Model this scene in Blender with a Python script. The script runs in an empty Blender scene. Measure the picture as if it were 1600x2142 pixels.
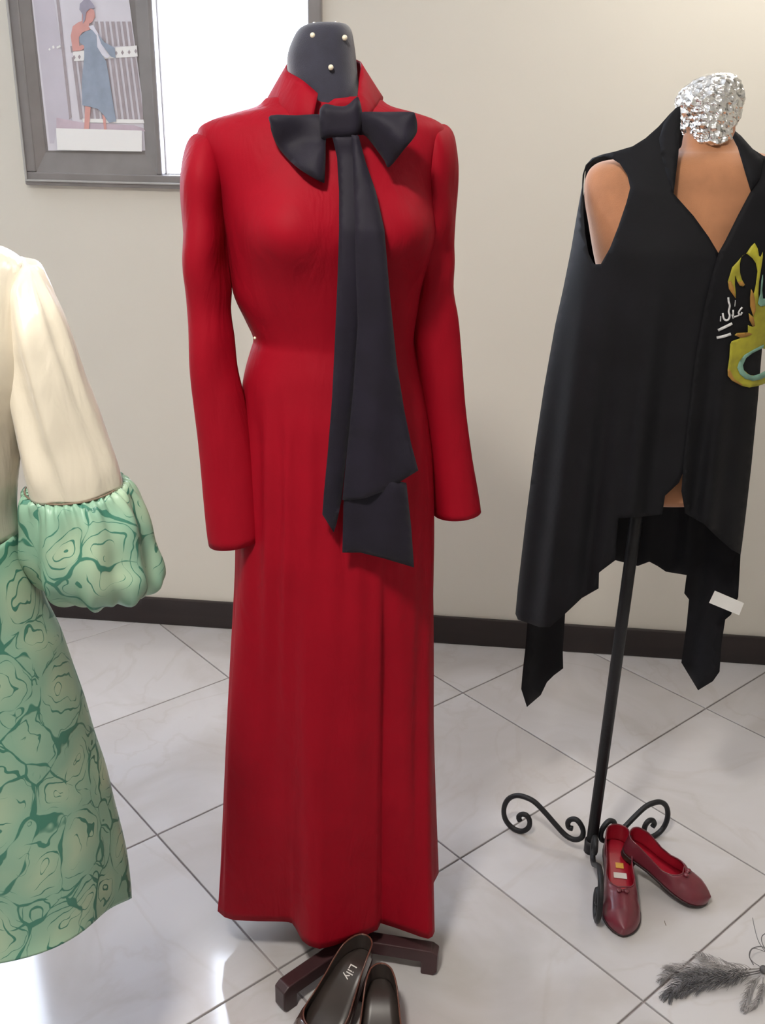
import bpy, bmesh, math, random
import numpy as np
from mathutils import Vector, Matrix, noise, geometry

# ------------------------------------------------------------------ camera
F = 1990.0; PITCH = math.radians(21.1); ROLL = math.radians(1.256); YAW = math.radians(5.36); CAMH = 1.51
C = np.array([0.0, 0.0, CAMH])
scene = bpy.context.scene
col = scene.collection
_cy, _sy = math.cos(YAW), math.sin(YAW)
_cp, _sp = math.cos(PITCH), math.sin(PITCH)
_cr, _sr = math.cos(ROLL), math.sin(ROLL)
R0 = np.array([_cy, _sy, 0.0]); H0 = np.array([-_sy, _cy, 0.0]); UZ = np.array([0, 0, 1.0])
FWD = H0 * _cp - UZ * _sp; U0 = H0 * _sp + UZ * _cp
CR = _cr * R0 + _sr * U0; CU = -_sr * R0 + _cr * U0
cam_data = bpy.data.cameras.new('camera'); cam = bpy.data.objects.new('camera', cam_data); col.objects.link(cam)
m = Matrix.Identity(4)
for i in range(3):
    m[i][0] = CR[i]; m[i][1] = CU[i]; m[i][2] = -FWD[i]; m[i][3] = C[i]
cam.matrix_world = m
cam_data.sensor_fit = 'VERTICAL'; cam_data.sensor_height = 36.0; cam_data.lens = 36.0 * F / 2142.0
cam_data.clip_start = 0.02
scene.camera = cam

# ------------------------------------------------------------------ world, exposure, light levels
world = bpy.data.worlds.new('world'); scene.world = world; world.use_nodes = True
bgn = world.node_tree.nodes['Background']; bgn.inputs[0].default_value = (0.75, 0.86, 1.0, 1); bgn.inputs[1].default_value = 1.0
vs = scene.view_settings
vs.view_transform = 'Standard'; vs.look = 'None'; vs.exposure = 0.14; vs.gamma = 1.0; vs.use_curve_mapping = False
LAMP_KEY = 205.0      # radiance of the ceiling lamp before the camera
REAR_FILL = 0.6      # radiance of an added fill lamp behind the camera
WALL_FILL = 12.0     # radiance of a lamp added to brighten the upper window wall
DAYLIGHT = 18.0      # radiance of the sky behind the window panes

WALL_Y = 2.757
ROOM = (-2.75, 2.3, -2.3, WALL_Y, 2.6)   # x0 x1 y0 y1 height

# ------------------------------------------------------------------ pixel helpers
def ray(x, y):
    return FWD + CR * ((x - 800) / F) - CU * ((y - 1071) / F)
def on_z(x, y, z=0.0):
    d = ray(x, y); return C + d * ((z - CAMH) / d[2])
def on_wall(x, y, Y=WALL_Y):
    d = ray(x, y); return C + d * (Y / d[1])
class Frame:
    """upright frame standing at a floor spot: local x to the right, d away from the viewer, z up"""
    def __init__(s, cx, cy):
        s.o = np.array([cx, cy, 0.0]); v = s.o / np.linalg.norm(s.o); s.v = v; s.r = np.array([v[1], -v[0], 0.0])
    def at(s, x, y, d=0.0):
        r = ray(x, y); t = ((s.o - C) @ s.v + d) / (r @ s.v); p = C + r * t
        return np.array([(p - s.o) @ s.r, d, p[2]])
    def w(s, l):
        return s.o + s.r * l[0] + s.v * l[1] + np.array([0, 0, l[2]])

def interp(x, pts):
    return float(np.interp(x, [p[0] for p in pts], [p[1] for p in pts]))
def catmull(rows, k):
    rows = np.array(rows, float); n = len(rows)
    P = np.vstack([2 * rows[0] - rows[1], rows, 2 * rows[-1] - rows[-2]])
    out = []
    for i in range(n - 1):
        p0, p1, p2, p3 = P[i], P[i + 1], P[i + 2], P[i + 3]
        for j in range(k):
            t = j / k
            out.append(0.5 * (2 * p1 + (p2 - p0) * t + (2 * p0 - 5 * p1 + 4 * p2 - p3) * t * t + (3 * p1 - p0 - 3 * p2 + p3) * t ** 3))
    out.append(rows[-1]); return np.array(out)
def nz(x, y, z, s=1.0):
    return noise.noise(Vector((x * s, y * s, z * s)))

# ------------------------------------------------------------------ object helpers
def tag(o, label=None, cat=None, group=None, kind=None):
    if label: o['label'] = label
    if cat: o['category'] = cat
    if group: o['group'] = group
    if kind: o['kind'] = kind
    return o
def empty(name, loc, label=None, cat=None, group=None, kind=None):
    o = bpy.data.objects.new(name, None); col.objects.link(o); o.location = Vector(loc); o.empty_display_size = 0.05
    return tag(o, label, cat, group, kind)
def wloc(o):
    v = Vector((0, 0, 0))
    while o is not None:
        v += o.location; o = o.parent
    return v
def mesh(name, verts, faces, mats, parent=None, origin=None, smooth=True, solid=0.0, mat_idx=None, solid_mat=0, off=-1.0):
    """one mesh object from world-space points"""
    base = wloc(parent) if parent else Vector((0, 0, 0))
    org = base if origin is None else Vector(origin)
    me = bpy.data.meshes.new(name)
    o3 = np.array(org[:])
    me.from_pydata([tuple(np.array(v, float) - o3) for v in verts], [], [tuple(f) for f in faces])
    if not isinstance(mats, (list, tuple)): mats = [mats]
    for mm in mats: me.materials.append(mm)
    if mat_idx is not None:
        me.polygons.foreach_set('material_index', mat_idx)
    me.validate()
    bm = bmesh.new(); bm.from_mesh(me); bmesh.ops.recalc_face_normals(bm, faces=bm.faces); bm.to_mesh(me); bm.free()
    if smooth: me.polygons.foreach_set('use_smooth', [True] * len(me.polygons))
    o = bpy.data.objects.new(name, me); col.objects.link(o)
    o.parent = parent; o.location = org - base
    if solid:
        md = o.modifiers.new('thickness', 'SOLIDIFY'); md.thickness = solid; md.offset = off; md.material_offset = solid_mat
    return o
def loft(rings, cap0=False, cap1=False):
    n = len(rings[0]); V = [p for r in rings for p in r]; Fc = []
    for i in range(len(rings) - 1):
        for j in range(n):
            k = (j + 1) % n
            Fc.append((i * n + j, i * n + k, (i + 1) * n + k, (i + 1) * n + j))
    for flag, b in ((cap0, 0), (cap1, (len(rings) - 1) * n)):
        if flag:
            c = np.mean([V[b + j] for j in range(n)], axis=0); V.append(c); ci = len(V) - 1
            for j in range(n):
                Fc.append((b + j, b + (j + 1) % n, ci))
    return V, Fc
def rows_local(fr, rows, k=6, n=64, disp=None, sq=2.0):
    """rows: (Lx, Lz, Rx, Rz, d, bf, bb) in local metres -> rings of world points"""
    R = catmull(rows, k); rings = []
    for ri, r in enumerate(R):
        Lp = np.array([r[0], r[4], r[1]]); Rp = np.array([r[2], r[4], r[3]]); c = (Lp + Rp) / 2; e = (Rp - Lp) / 2
        ring = []
        for j in range(n):
            th = 2 * math.pi * j / n; cs, sn = math.cos(th), math.sin(th)
            if sq != 2.0:
                cs = math.copysign(abs(cs) ** (2 / sq), cs); sn = math.copysign(abs(sn) ** (2 / sq), sn)
            b = r[6] if sn > 0 else r[5]
            p = c + e * cs + np.array([0, b * sn, 0])
            if disp:
                dd = disp(ri / (len(R) - 1), th, p)
                if dd:
                    nv = e / (np.linalg.norm(e) + 1e-9) * cs + np.array([0, sn, 0]); p = p + nv * dd
            ring.append(fr.w(p))
        rings.append(ring)
    return rings
def rows_px(fr, rows):
    """rows: (Lx,Ly,Rx,Ry,d,bf,bb) with pixels -> local"""
    out = []
    for r in rows:
        a = fr.at(r[0], r[1], r[4]); b = fr.at(r[2], r[3], r[4]); out.append((a[0], a[2], b[0], b[2], r[4], r[5], r[6]))
    return out
def sweep(path, rad, n=8, flat=None):
    """round bar along a list of world points; rad number or list"""
    P = [np.array(p, float) for p in path]; m_ = len(P); rings = []
    if not isinstance(rad, (list, tuple, np.ndarray)): rad = [rad] * m_
    up = None
    for i in range(m_):
        t = P[min(i + 1, m_ - 1)] - P[max(i - 1, 0)]; t = t / (np.linalg.norm(t) + 1e-12)
        if up is None:
            up = np.array([0, 0, 1.0]) if abs(t[2]) < 0.9 else np.array([1.0, 0, 0])
        a = np.cross(t, up); a /= np.linalg.norm(a) + 1e-12; b = np.cross(a, t); up = b
        rings.append([P[i] + rad[i] * (a * math.cos(2 * math.pi * j / n) + b * math.sin(2 * math.pi * j / n)) for j in range(n)])
    return loft(rings, True, True)
def smooth_path(pts, k=5):
    return [p for p in catmull(pts, k)]
def merge(parts):
    V, Fc = [], []
    for v, f in parts:
        b = len(V); V += list(v); Fc += [tuple(i + b for i in q) for q in f]
    return V, Fc
def box(x0, x1, y0, y1, z0, z1):
    V = [(x, y, z) for x in (x0, x1) for y in (y0, y1) for z in (z0, z1)]
    return V, [(0, 1, 3, 2), (4, 6, 7, 5), (0, 4, 5, 1), (2, 3, 7, 6), (0, 2, 6, 4), (1, 5, 7, 3)]
def obox(c, ax, ay, az):
    """box about c with half-axis vectors"""
    c, ax, ay, az = [np.array(q, float) for q in (c, ax, ay, az)]
    V = [c + sx * ax + sy * ay + sz * az for sx in (-1, 1) for sy in (-1, 1) for sz in (-1, 1)]
    return V, [(0, 1, 3, 2), (4, 6, 7, 5), (0, 4, 5, 1), (2, 3, 7, 6), (0, 2, 6, 4), (1, 5, 7, 3)]
def sphere(c, r, nu=12, nv=8, s=(1, 1, 1)):
    c = np.array(c, float); rings = []
    for i in range(1, nv):
        ph = math.pi * i / nv
        rings.append([c + r * np.array([s[0] * math.sin(ph) * math.cos(2 * math.pi * j / nu), s[1] * math.sin(ph) * math.sin(2 * math.pi * j / nu), s[2] * math.cos(ph)]) for j in range(nu)])
    return loft(rings, True, True)
def bevel(o, w=0.003, seg=2):
    md = o.modifiers.new('bevel', 'BEVEL'); md.width = w; md.segments = seg; md.limit_method = 'ANGLE'
    return o
def inside(px, py, poly):
    r = np.zeros(len(px), bool); n = len(poly); j = n - 1
    for i in range(n):
        xi, yi = poly[i]; xj, yj = poly[j]
        cnd = ((yi > py) != (yj > py))
        with np.errstate(divide='ignore', invalid='ignore'):
            xc = (xj - xi) * (py - yi) / (yj - yi + 1e-12) + xi
        r ^= cnd & (px < xc); j = i
    return r
def resample(poly, step, closed=True):
    out = []; n = len(poly)
    for i in range(n if closed else n - 1):
        a = np.array(poly[i], float); b = np.array(poly[(i + 1) % n], float); m_ = max(1, int(np.linalg.norm(b - a) / step))
        for j in range(m_): out.append(a + (b - a) * j / m_)
    return out
def rounded(poly, k=4, tension=True):
    """closed Catmull-Rom through the outline points"""
    P = np.array(poly, float); n = len(P); out = []
    for i in range(n):
        p0, p1, p2, p3 = P[i - 1], P[i], P[(i + 1) % n], P[(i + 2) % n]
        for j in range(k):
            t = j / k
            out.append(0.5 * (2 * p1 + (p2 - p0) * t + (2 * p0 - 5 * p1 + 4 * p2 - p3) * t * t + (3 * p1 - p0 - 3 * p2 + p3) * t ** 3))
    return out
def sheet(fr, outline, dfun, thick=0.003, step=14, bulge=0.0, bw=20.0, holes=(), d0=-0.1):
    """cloth cut from an outline: every point is laid on the surface d = dfun(x, z, px, py)"""
    bnd = resample(outline, step * 0.8); loops = [bnd] + [resample(h, step * 0.8) for h in holes]
    pts, edges = [], []
    for L in loops:
        b = len(pts); pts += [tuple(p) for p in L]; edges += [(b + i, b + (i + 1) % len(L)) for i in range(len(L))]
    A = np.array(outline); x0, y0 = A.min(0); x1, y1 = A.max(0)
    gx, gy = np.meshgrid(np.arange(x0, x1, step), np.arange(y0, y1, step)); gx = gx.astype(float); gy = gy.astype(float)
    gx[1::2] += step / 2
    gx, gy = gx.ravel(), gy.ravel()
    ok = inside(gx, gy, outline)
    for h in holes: ok &= ~inside(gx, gy, h)
    B = np.array(pts)
    for x, y in zip(gx[ok], gy[ok]):
        if np.min((B[:, 0] - x) ** 2 + (B[:, 1] - y) ** 2) > (step * 0.55) ** 2: pts.append((x, y))
    v2, _, f2 = geometry.delaunay_2d_cdt([Vector((float(p[0]), float(p[1]))) for p in pts], edges, [], 0, 1e-4)[:3]
    v2 = np.array([(v.x, v.y) for v in v2])
    tri = [t for t in f2]
    cx = np.array([v2[list(t)].mean(0) for t in tri]); ok = inside(cx[:, 0], cx[:, 1], outline)
    for h in holes: ok &= ~inside(cx[:, 0], cx[:, 1], h)
    tri = [t for t, k in zip(tri, ok) if k]
    # distance to the outline
    Bd = np.array([p for L in loops for p in L])
    front, back = [], []
    for p in v2:
        d = d0
        for _ in range(5):
            l = fr.at(p[0], p[1], d); d = dfun(l[0], l[2], p[0], p[1])
        l = fr.at(p[0], p[1], d); q = fr.w(l)
        dist = math.sqrt(np.min((Bd[:, 0] - p[0]) ** 2 + (Bd[:, 1] - p[1]) ** 2))
        b = bulge * math.sqrt(min(1.0, dist / bw)) if bulge else 0.0
        vdir = (q - C) / np.linalg.norm(q - C)
        front.append(q - vdir * b); back.append(q + vdir * thick)
    n = len(v2); V = front + back; Fc = [tuple(t) for t in tri] + [tuple(n + i for i in reversed(t)) for t in tri]
    cnt = {}
    for t in tri:
        for a, b in ((t[0], t[1]), (t[1], t[2]), (t[2], t[0])):
            cnt.setdefault((min(a, b), max(a, b)), []).append((a, b))
    for k, l in cnt.items():
        if len(l) == 1:
            a, b = l[0]; Fc.append((b, a, n + a, n + b))
    return V, Fc

# ------------------------------------------------------------------ materials
class NT:
    def __init__(s, name):
        s.m = bpy.data.materials.new(name); s.m.use_nodes = True; s.t = s.m.node_tree; s.b = s.t.nodes['Principled BSDF']
    def n(s, typ, **kw):
        nd = s.t.nodes.new(typ)
        for k, v in kw.items():
            if k.startswith('i_'): nd.inputs[int(k[2:])].default_value = v
            else: setattr(nd, k, v)
        return nd
    def l(s, a, b): s.t.links.new(a, b)
def setp(b, **kw):
    names = dict(color='Base Color', rough='Roughness', metal='Metallic', spec='Specular IOR Level', sheen='Sheen Weight', sheen_r='Sheen Roughness', coat='Coat Weight', coat_r='Coat Roughness', aniso='Anisotropic', trans='Transmission Weight', alpha='Alpha', sss='Subsurface Weight', es='Emission Strength', ec='Emission Color')
    for k, v in kw.items():
        if k in ('color', 'ec'): v = (*v, 1)
        b.inputs[names[k]].default_value = v
def mat(name, color, rough=0.6, var=0.06, nscale=8.0, bump=0.0, bscale=200.0, detail=3.0, stretch=(1, 1, 1), wrinkle=0.0, **kw):
    t = NT(name); setp(t.b, color=color, rough=rough, **kw)
    tc = t.n('ShaderNodeTexCoord'); mp = t.n('ShaderNodeMapping'); mp.inputs['Scale'].default_value = stretch
    t.l(tc.outputs['Object'], mp.inputs['Vector'])
    if var:
        ns = t.n('ShaderNodeTexNoise'); ns.inputs['Scale'].default_value = nscale; ns.inputs['Detail'].default_value = detail
        t.l(mp.outputs[0], ns.inputs['Vector'])
        cr = t.n('ShaderNodeValToRGB'); c = np.array(color)
        cr.color_ramp.elements[0].position = 0.3; cr.color_ramp.elements[1].position = 0.7
        cr.color_ramp.elements[0].color = (*(c * (1 - var)), 1); cr.color_ramp.elements[1].color = (*np.minimum(1, c * (1 + var)), 1)
        t.l(ns.outputs['Fac'], cr.inputs['Fac']); t.l(cr.outputs['Color'], t.b.inputs['Base Color'])
    if bump:
        n2 = t.n('ShaderNodeTexNoise'); n2.inputs['Scale'].default_value = bscale; n2.inputs['Detail'].default_value = 2
        t.l(mp.outputs[0], n2.inputs['Vector'])
        bp = t.n('ShaderNodeBump'); bp.inputs['Strength'].default_value = bump; bp.inputs['Distance'].default_value = 0.002
        t.l(n2.outputs['Fac'], bp.inputs['Height']); t.l(bp.outputs['Normal'], t.b.inputs['Normal'])
    if wrinkle:   # soft creases of hanging cloth
        mw = t.n('ShaderNodeMapping'); mw.inputs['Scale'].default_value = (1, 1, .35); mw.inputs['Rotation'].default_value = (0, .25, 0); t.l(tc.outputs['Object'], mw.inputs['Vector'])
        n5 = t.n('ShaderNodeTexNoise'); n5.inputs['Scale'].default_value = 22; n5.inputs['Detail'].default_value = 3; n5.inputs['Distortion'].default_value = .6; t.l(mw.outputs[0], n5.inputs['Vector'])
        b5 = t.n('ShaderNodeBump'); b5.inputs['Strength'].default_value = wrinkle; b5.inputs['Distance'].default_value = .012
        t.l(n5.outputs['Fac'], b5.inputs['Height']); t.l(b5.outputs['Normal'], bp.inputs['Normal'])
    return t.m
def emit(name, color, strength):
    t = NT(name); setp(t.b, color=(0.8, 0.8, 0.8), rough=0.5, ec=color, es=strength); return t.m

M = {}
M['wall'] = mat('wall_paint', (0.72, 0.685, 0.61), 0.7, 0.02, 1.5, 0.05, 90)
M['ceiling'] = mat('ceiling_paint', (0.8, 0.79, 0.76), 0.8, 0.02, 2)
M['baseboard'] = mat('baseboard_wood', (0.022, 0.015, 0.015), 0.35, 0.25, 6, 0.05, 40, stretch=(0.3, 3, 3))
M['grout'] = mat('grout', (0.33, 0.285, 0.28), 0.8, 0.12, 30)
M['window_frame'] = mat('glare_grey_frame', (0.24, 0.222, 0.22), 0.35, 0.08, 14)  # dark frame lightened: the window's glare is put into this grey
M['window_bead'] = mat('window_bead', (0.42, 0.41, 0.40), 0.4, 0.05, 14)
M['white_frame'] = mat('white_glazing_bar', (0.8, 0.8, 0.8), 0.4, 0.02, 14)
M['red'] = mat('red_satin_cloth', (0.292, 0.0032, 0.013), 0.6, 0.08, 7, 0.10, 900, spec=0.10, wrinkle=0.35)
M['navy'] = mat('navy_crepe', (0.009, 0.0065, 0.015), 0.65, 0.2, 20, 0.12, 700, sheen=0.08, sheen_r=0.5, spec=0.25)
M['neck'] = mat('black_jersey', (0.022, 0.022, 0.04), 0.8, 0.15, 60, 0.3, 900, sheen=0.4)
M['pearl'] = mat('pearl', (0.8, 0.72, 0.55), 0.15, 0.05, 40, coat=0.6)
M['steel'] = mat('steel', (0.6, 0.6, 0.6), 0.3, 0.05, 40, metal=1.0)
M['dark_wood'] = mat('dark_red_wood', (0.05, 0.022, 0.024), 0.35, 0.3, 12, 0.1, 60, stretch=(1, 1, 1))
M['brown_patent'] = mat('brown_patent', (0.05, 0.022, 0.017), 0.22, 0.2, 20, coat=0.6, coat_r=0.1)
M['brown_lining'] = mat('brown_lining', (0.045, 0.034, 0.03), 0.35, 0.15, 20)
M['cord'] = mat('brown_piping', (0.12, 0.045, 0.03), 0.3, 0.1, 30)
M['print_white'] = mat('print_white', (0.75, 0.72, 0.68), 0.5, 0.02, 20)
M['black'] = mat('black_jersey_cloth', (0.0055, 0.0055, 0.0072), 0.7, 0.2, 15, 0.12, 800, sheen=0.02, sheen_r=0.4, spec=0.2)
M['velvet'] = mat('tan_velvet', (0.45, 0.20, 0.095), 0.85, 0.16, 18, 0.2, 500, sheen=0.5, sheen_r=0.4)
M['iron'] = mat('black_iron', (0.011, 0.011, 0.013), 0.5, 0.25, 40, 0.2, 150, spec=0.35)
M['maroon'] = mat('maroon_leather', (0.135, 0.017, 0.028), 0.35, 0.2, 25, 0.08, 300, coat=0.3, coat_r=0.2)
M['red_lining'] = mat('red_lining', (0.36, 0.010, 0.026), 0.3, 0.12, 25, coat=0.2)
M['sole'] = mat('dark_sole', (0.03, 0.014, 0.014), 0.6, 0.2, 40)
M['gold'] = mat('gold_print', (0.75, 0.42, 0.08), 0.4, 0.1, 60)
M['tag'] = mat('white_tag', (0.75, 0.74, 0.72), 0.5, 0.02, 30)
M['cream'] = mat('cream_satin', (0.66, 0.60, 0.49), 0.24, 0.04, 12, 0.06, 260, sheen=0.2, spec=0.6, aniso=0.4, wrinkle=0.45)
M['thread'] = mat('dark_thread', (0.18, 0.13, 0.09), 0.7, 0.1, 60)
M['paper'] = mat('poster_paper', (0.74, 0.72, 0.79), 0.3, 0.05, 9)  # poster colours from here are paled: window glare put into the print
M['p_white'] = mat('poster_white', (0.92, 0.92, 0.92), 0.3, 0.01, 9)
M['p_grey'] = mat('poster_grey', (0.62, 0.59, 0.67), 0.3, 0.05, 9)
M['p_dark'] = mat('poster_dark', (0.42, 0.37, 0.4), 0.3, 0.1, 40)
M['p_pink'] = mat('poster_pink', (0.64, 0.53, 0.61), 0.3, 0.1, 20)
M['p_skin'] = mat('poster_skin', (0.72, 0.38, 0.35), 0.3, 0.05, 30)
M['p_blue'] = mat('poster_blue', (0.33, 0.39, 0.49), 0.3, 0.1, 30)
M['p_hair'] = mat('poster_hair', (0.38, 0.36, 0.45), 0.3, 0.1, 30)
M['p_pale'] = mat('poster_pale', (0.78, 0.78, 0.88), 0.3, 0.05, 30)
M['f_yellow'] = mat('flame_yellow', (0.36, 0.33, 0.022), 0.6, 0.3, 28)
M['f_orange'] = mat('flame_orange', (0.34, 0.17, 0.03), 0.6, 0.3, 30)
M['f_teal'] = mat('flame_teal', (0.17, 0.32, 0.25), 0.6, 0.3, 30)
M['f_grey'] = mat('flame_grey', (0.016, 0.018, 0.018), 0.6, 0.2, 30)
M['chalk'] = mat('white_paint_strokes', (0.62, 0.62, 0.62), 0.6, 0.2, 200)
M['feather'] = mat('grey_feather', (0.11, 0.105, 0.11), 0.6, 0.4, 60)
M['feather_light'] = mat('pale_feather', (0.30, 0.28, 0.275), 0.6, 0.3, 60)
M['form_grey'] = mat('grey_form_cloth', (0.25, 0.24, 0.23), 0.8, 0.1, 30)
M['pane'] = emit('bright_frosted_glass', (0.74, 0.83, 1.0), DAYLIGHT)
M['lamp'] = emit('lamp_diffuser', (1.0, 0.945, 0.865), LAMP_KEY)
M['wall_fill'] = emit('wall_fill_diffuser', (1.0, 0.945, 0.865), WALL_FILL)
M['rear_fill'] = emit('rear_fill_diffuser', (1.0, 0.945, 0.865), REAR_FILL)

def marble():
    t = NT('marble_tile'); setp(t.b, rough=0.09, spec=0.5)
    g = t.n('ShaderNodeNewGeometry'); oi = t.n('ShaderNodeObjectInfo')
    ad = t.n('ShaderNodeVectorMath', operation='MULTIPLY_ADD'); t.l(oi.outputs['Random'], ad.inputs[0]); ad.inputs[1].default_value = (9, 7, 5)
    t.l(g.outputs['Position'], ad.inputs[2])
    n1 = t.n('ShaderNodeTexNoise'); n1.inputs['Scale'].default_value = 2.2; n1.inputs['Detail'].default_value = 6; n1.inputs['Distortion'].default_value = 1.2
    t.l(ad.outputs[0], n1.inputs['Vector'])
    r1 = t.n('ShaderNodeValToRGB'); e = r1.color_ramp.elements
    e[0].position = 0.32; e[0].color = (0.455, 0.425, 0.41, 1); e[1].position = 0.56; e[1].color = (0.535, 0.515, 0.52, 1)
    t.l(n1.outputs['Fac'], r1.inputs['Fac'])
    n2 = t.n('ShaderNodeTexNoise'); n2.inputs['Scale'].default_value = 1.6; n2.inputs['Detail'].default_value = 8; n2.inputs['Distortion'].default_value = 2.5
    t.l(ad.outputs[0], n2.inputs['Vector'])
    r2 = t.n('ShaderNodeValToRGB'); e = r2.color_ramp.elements
    e[0].position = 0.47; e[0].color = (0, 0, 0, 1); e[1].position = 0.53; e[1].color = (0, 0, 0, 1); x = r2.color_ramp.elements.new(0.5); x.color = (0.16, 0.16, 0.16, 1)
    t.l(n2.outputs['Fac'], r2.inputs['Fac'])
    mx = t.n('ShaderNodeMix', data_type='RGBA'); t.l(r2.outputs['Color'], mx.inputs[0]); t.l(r1.outputs['Color'], mx.inputs[6]); mx.inputs[7].default_value = (0.36, 0.30, 0.25, 1)
    t.l(mx.outputs[2], t.b.inputs['Base Color'])
    n3 = t.n('ShaderNodeTexNoise'); n3.inputs['Scale'].default_value = 14; t.l(g.outputs['Position'], n3.inputs['Vector'])
    bp = t.n('ShaderNodeBump'); bp.inputs['Strength'].default_value = 0.03; bp.inputs['Distance'].default_value = 0.002
    t.l(n3.outputs['Fac'], bp.inputs['Height']); t.l(bp.outputs['Normal'], t.b.inputs['Normal'])
    return t.m
M['tile'] = marble()

def rose_brocade():
    t = NT('green_rose_brocade'); setp(t.b, rough=0.4, spec=0.4)
    tc = t.n('ShaderNodeTexCoord'); obj_ = tc.outputs['Object']
    def nse(scale, detail, vec): 
        n = t.n('ShaderNodeTexNoise'); n.inputs['Scale'].default_value = scale; n.inputs['Detail'].default_value = detail; t.l(vec, n.inputs['Vector']); return n
    def mth(op, a, b):
        n = t.n('ShaderNodeMath', operation=op)
        for i, v in enumerate((a, b)):
            if isinstance(v, (int, float)): n.inputs[i].default_value = v
            else: t.l(v, n.inputs[i])
        return n.outputs[0]
    def rng(v, a, b, c, d):
        n = t.n('ShaderNodeMapRange'); t.l(v, n.inputs[0])
        for i, q in enumerate((a, b, c, d)): n.inputs[1 + i].default_value = q
        return n.outputs[0]
    wn = nse(11, 2.0, obj_)
    sb = t.n('ShaderNodeVectorMath', operation='SUBTRACT'); t.l(wn.outputs['Color'], sb.inputs[0]); sb.inputs[1].default_value = (0.5, 0.5, 0.5)
    ma = t.n('ShaderNodeVectorMath', operation='MULTIPLY_ADD'); t.l(sb.outputs[0], ma.inputs[0]); ma.inputs[1].default_value = (0.10, 0.10, 0.10); t.l(obj_, ma.inputs[2])
    vf = t.n('ShaderNodeTexVoronoi', feature='SMOOTH_F1'); vf.inputs['Scale'].default_value = 12.5; vf.inputs['Smoothness'].default_value = 0.12; t.l(ma.outputs[0], vf.inputs['Vector'])
    ve = t.n('ShaderNodeTexVoronoi', feature='DISTANCE_TO_EDGE'); ve.inputs['Scale'].default_value = 12.5; t.l(ma.outputs[0], ve.inputs['Vector'])
    n2 = nse(17, 2.5, obj_)
    rings = mth('PINGPONG', mth('MULTIPLY', mth('ADD', vf.outputs['Distance'], mth('MULTIPLY', n2.outputs['Fac'], 0.8)), 5.6), 0.5)
    n3 = nse(21, 2, ma.outputs[0])
    wdt = rng(n3.outputs['Fac'], 0.42, 0.68, 0.0, 0.13)          # stroke width swells and dies away
    petal = rng(mth('SUBTRACT', wdt, rings), 0.0, 0.022, 0, 1)
    n4 = nse(24, 2, obj_)
    wd2 = rng(n4.outputs['Fac'], 0.36, 0.66, 0.0, 0.055)
    edge = rng(mth('SUBTRACT', wd2, ve.outputs['Distance']), 0.0, 0.012, 0, 1)
    line = mth('MAXIMUM', petal, edge)
    base = t.n('ShaderNodeValToRGB'); e = base.color_ramp.elements
    e[0].position = 0.10; e[0].color = (0.37, 0.49, 0.34, 1); e[1].position = 0.55; e[1].color = (0.235, 0.40, 0.29, 1)
    t.l(vf.outputs['Distance'], base.inputs['Fac'])
    mx = t.n('ShaderNodeMix', data_type='RGBA'); t.l(line, mx.inputs[0]); t.l(base.outputs['Color'], mx.inputs[6]); mx.inputs[7].default_value = (0.05, 0.185, 0.13, 1)
    t.l(mx.outputs[2], t.b.inputs['Base Color'])
    bp = t.n('ShaderNodeBump'); bp.inputs['Strength'].default_value = 0.2; bp.inputs['Distance'].default_value = 0.002
    t.l(line, bp.inputs['Height']); t.l(bp.outputs['Normal'], t.b.inputs['Normal'])
    return t.m
M['brocade'] = rose_brocade()

def foil_mat():
    t = NT('crumpled_foil'); setp(t.b, color=(0.86, 0.86, 0.85), rough=0.24, metal=1.0)
    tc = t.n('ShaderNodeTexCoord'); v = t.n('ShaderNodeTexVoronoi'); v.inputs['Scale'].default_value = 85; t.l(tc.outputs['Object'], v.inputs['Vector'])
    ns = t.n('ShaderNodeTexNoise'); ns.inputs['Scale'].default_value = 40; ns.inputs['Detail'].default_value = 3; t.l(tc.outputs['Object'], ns.inputs['Vector'])
    ad = t.n('ShaderNodeMath', operation='ADD'); t.l(v.outputs['Distance'], ad.inputs[0]); t.l(ns.outputs['Fac'], ad.inputs[1])
    bp = t.n('ShaderNodeBump'); bp.inputs['Strength'].default_value = 0.9; bp.inputs['Distance'].default_value = 0.006
    t.l(ad.outputs[0], bp.inputs['Height']); t.l(bp.outputs['Normal'], t.b.inputs['Normal'])
    return t.m
M['foil'] = foil_mat()

# ------------------------------------------------------------------ the room
X0, X1, Y0, Y1, RH = ROOM
WIN = [(-1.295, -0.445, 1.383, 2.30), (-2.46, -1.56, 1.383, 2.30)]   # outer frame of the two windows on the back wall
# floor: grout bed and every tile of the diagonal grid
Vf, Ff = box(X0, X1, Y0, Y1, -0.08, -0.006)
floor = mesh('floor', Vf, Ff, M['grout'], origin=(0, 0, 0), smooth=False); tag(floor, kind='structure')
TS = 0.4985; TH = math.radians(45.8); ORG = np.array([-0.674, 1.738])
e1 = np.array([math.cos(TH), math.sin(TH)]); e2 = np.array([math.sin(TH), -math.cos(TH)])
GW = 0.0042
def tile_mesh(poly):
    bm = bmesh.new(); b = 0.0010
    c = np.mean(poly, axis=0)
    def ring(off, z):
        out = []
        n = len(poly)
        for i in range(n):
            p = np.array(poly[i]); dv = c - p; out.append(bm.verts.new((*(p + dv / np.linalg.norm(dv) * off), z)))
        return out
    r0, r1, r2 = ring(0, -0.006), ring(0, -b), ring(b * 1.4, 0.0)
    n = len(poly); bm.faces.new(r2)
    for a, q in ((r0, r1), (r1, r2)):
        for i in range(n): bm.faces.new((a[i], a[(i + 1) % n], q[(i + 1) % n], q[i]))
    bmesh.ops.recalc_face_normals(bm, faces=bm.faces)
    me = bpy.data.meshes.new('floor_tile'); bm.to_mesh(me); bm.free(); me.materials.append(M['tile']); return me
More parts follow.
